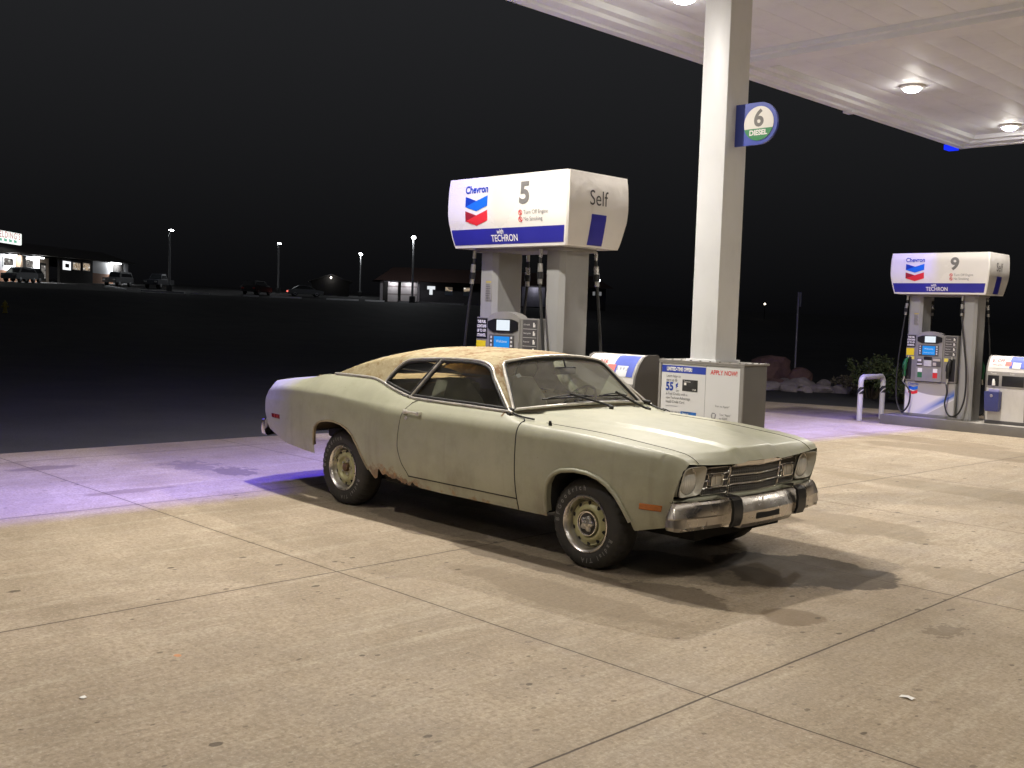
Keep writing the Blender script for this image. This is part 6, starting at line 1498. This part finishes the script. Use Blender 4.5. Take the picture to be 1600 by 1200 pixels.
# ------------------------------------------------------------------ planting bed behind the column: rocks, shrubs, sign post
def rock(label, x, y, r, sz, mat, seed):
    r = r*1.25; q = random.Random(seed); bm = bmesh.new(); bmesh.ops.create_icosphere(bm, subdivisions=3, radius=1.0)
    dirs = [(Vector((q.gauss(0, 1), q.gauss(0, 1), q.gauss(0, 1))).normalized(), q.uniform(.50, .86)) for _ in range(15)]
    for v in bm.verts:
        d_ = v.co.normalized(); s_ = 1.0
        for n, c in dirs:
            k = d_.dot(n)
            if k > 0.05: s_ = min(s_, c/k)
        v.co = d_*s_*(1+q.uniform(-.035, .035))
    m = MB(); bm.verts.index_update(); m.add([(v.co.x*r*sz[0], v.co.y*r*sz[1], v.co.z*r*sz[2]) for v in bm.verts], [[v.index for v in f_.verts] for f_ in bm.faces]); bm.free()
    zc = hz(x, y); o = m.build('boulder', mat, None, True, 18); o.location = (x, y, zc+r*sz[2]*.30); o.rotation_euler = (0, 0, q.uniform(0, 6)); tag(o, label, 'rock', 'rocks in the planting bed'); return o
RK1 = M('red sandstone', (0.26, 0.155, 0.13), 0.9, 0, 0.3, 3, bump=0.5, bs=12); RK2 = M('pale limestone', (0.33, 0.285, 0.265), 0.9, 0, 0.25, 4, bump=0.4, bs=14)
rock('largest boulder, reddish, just right of the advert cabinet', -12.85, 22.55, .68, (1.0, .9, .80), RK1, 1)
rock('second reddish boulder leaning at the right foot of the largest one', -12.15, 22.95, .38, (1.0, .9, .8), RK1, 2)
RL = ['pale rock nearest the cabinet edge', 'low pale rock in front of the largest boulder', 'pale angular rock left of the sign post foot', 'flat pale rock at the foot of the sign post', 'pale rock right of the sign post foot', 'small pale rock between the post and the twiggy shrub', 'squat pale rock at the kerb below the sign post', 'rightmost pale rock before the leafy bush', 'small chip of pale rock at the front of the bed', 'pale rock behind the low front row', 'pinkish rock under the largest boulder', 'thin pale slab at the front of the rock row']
RP = [(-11.1, 19.3, .33), (-10.7, 19.9, .30), (-11.2, 20.7, .34), (-10.9, 21.0, .36), (-10.4, 21.2, .30), (-10.2, 21.0, .24), (-10.4, 19.5, .27), (-9.4, 20.4, .30), (-10.0, 19.5, .18), (-11.6, 21.2, .30), (-11.5, 20.4, .36), (-9.8, 20.1, .28)]
for k, (lb, (x, y, r_)) in enumerate(zip(RL, RP)): rock(lb, x, y, r_, (1.15, .9, .62), RK2 if k != 10 else RK1, 20+k)
def leafmat(name, a, b_):
    t = NT(name); n = t.noise(5, 3); oi = t.n('ShaderNodeNewGeometry')
    c = t.mix(oi.outputs['Random Per Island'], a, b_); return t.done(t.pbr(c, 0.6, 0, 0.3))
LEAF = leafmat('bush leaves', (0.035, 0.060, 0.022), (0.10, 0.115, 0.045)); TWIG = M('twig bark', (0.10, 0.075, 0.05), 0.9)
def shrub(label, x, y, w, h, n, leaf, seed, mat=LEAF):
    q = random.Random(seed); t = thing('bush', label, 'bush', (x, y, hz(x, y)), group=None)
    st_ = MB(); lf = MB(); tips = []
    for k in range(int(10+w*10)):
        a = q.uniform(0, 6.28); rr_ = q.uniform(.05, 1)*w*.5; top = Vector((math.cos(a)*rr_, math.sin(a)*rr_, h*q.uniform(.55, 1.0)*(1-.35*(rr_/(w*.5))**2)))
        b0 = Vector((top.x*.2, top.y*.2, 0)); mid = (b0+top)/2+Vector((q.uniform(-.1, .1), q.uniform(-.1, .1), h*.1)); st_.tube([b0, mid, top], [.014, .010, .004], 5)
        for _ in range(3):
            s0 = b0.lerp(top, q.uniform(.35, .9)); e_ = s0+Vector((q.uniform(-.3, .3)*w*.4, q.uniform(-.3, .3)*w*.4, q.uniform(.02, .22)*h)); st_.tube([s0, e_], [.006, .003], 4); tips.append((s0, e_))
        tips.append((b0.lerp(top, .35), top))
    for _ in range(n):
        s0, e_ = tips[q.randrange(len(tips))]; c_ = s0.lerp(e_, q.uniform(.1, 1.05))+Vector((q.gauss(0, .035), q.gauss(0, .035), q.gauss(0, .03)))
        if c_.z < .02: continue
        ax = Vector((q.gauss(0, 1), q.gauss(0, 1), q.gauss(0, .7))).normalized(); bx = ax.orthogonal().normalized(); s_ = leaf*q.uniform(.6, 1.3)
        lf.add([c_-ax*s_, c_+bx*s_*.45, c_+ax*s_, c_-bx*s_*.45], [(0, 1, 2, 3)])
    st_.build('stems', TWIG, t); lf.build('foliage', mat, t, smooth=False); return t
shrub('largest leafy bush in the bed left of the hoop bollard', -8.0, 19.3, 1.7, 1.15, 5200, .045, 3)
shrub('lower leafy bush directly behind the hoop bollard', -6.8, 18.6, 1.5, .80, 3600, .045, 4)
shrub('leafy bush partly behind the left hose of the far pump', -5.6, 18.2, 1.2, .62, 2200, .045, 5)
shrub('sparse twiggy shrub among the pale rocks', -9.3, 20.6, 1.0, .55, 700, .035, 6, leafmat('dry leaves', (0.12, 0.11, 0.07), (0.22, 0.19, 0.13)))
sp = thing('sign_post', 'thin steel post with a small edge-on sign plate above the rocks', 'sign post', (-12.67, 23.58, hz(-12.67, 23.58)), R(127))
m = MB(); m.tube([(0, 0, -.1), (0, 0, 2.80)], .032, 10); m.build('post', M('post steel', (0.45, 0.44, 0.46), 0.5, 0.3), sp)
m = MB(); m.box(-.28, .28, -.052, -.040, 2.34, 2.79, .004); m.build('sign_plate', M('sign plate back', (0.42, 0.42, 0.45), 0.5, 0.3), sp)
# scraps on the concrete
PAPER = M('paper scrap', (0.78, 0.76, 0.72), 0.8)
m = MB(); m.grid([[(2.44+.032*k+.004*math.sin(k*2+j), -1.49+.010*j+.006*math.sin(k*1.7), .004+.006*abs(math.sin(k*1.3+j))) for j in range(4)] for k in range(3)]); tag(m.build('paper_scrap', PAPER), 'crumpled white paper scrap on the concrete at lower right', 'litter')
m = MB(); m.grid([[(0.19+.012*k, -4.21+.013*j, .003+.004*abs(math.sin(k+j))) for j in range(3)] for k in range(3)]); tag(m.build('paper_scrap', PAPER), 'tiny white paper scrap on the concrete at lower left', 'litter')
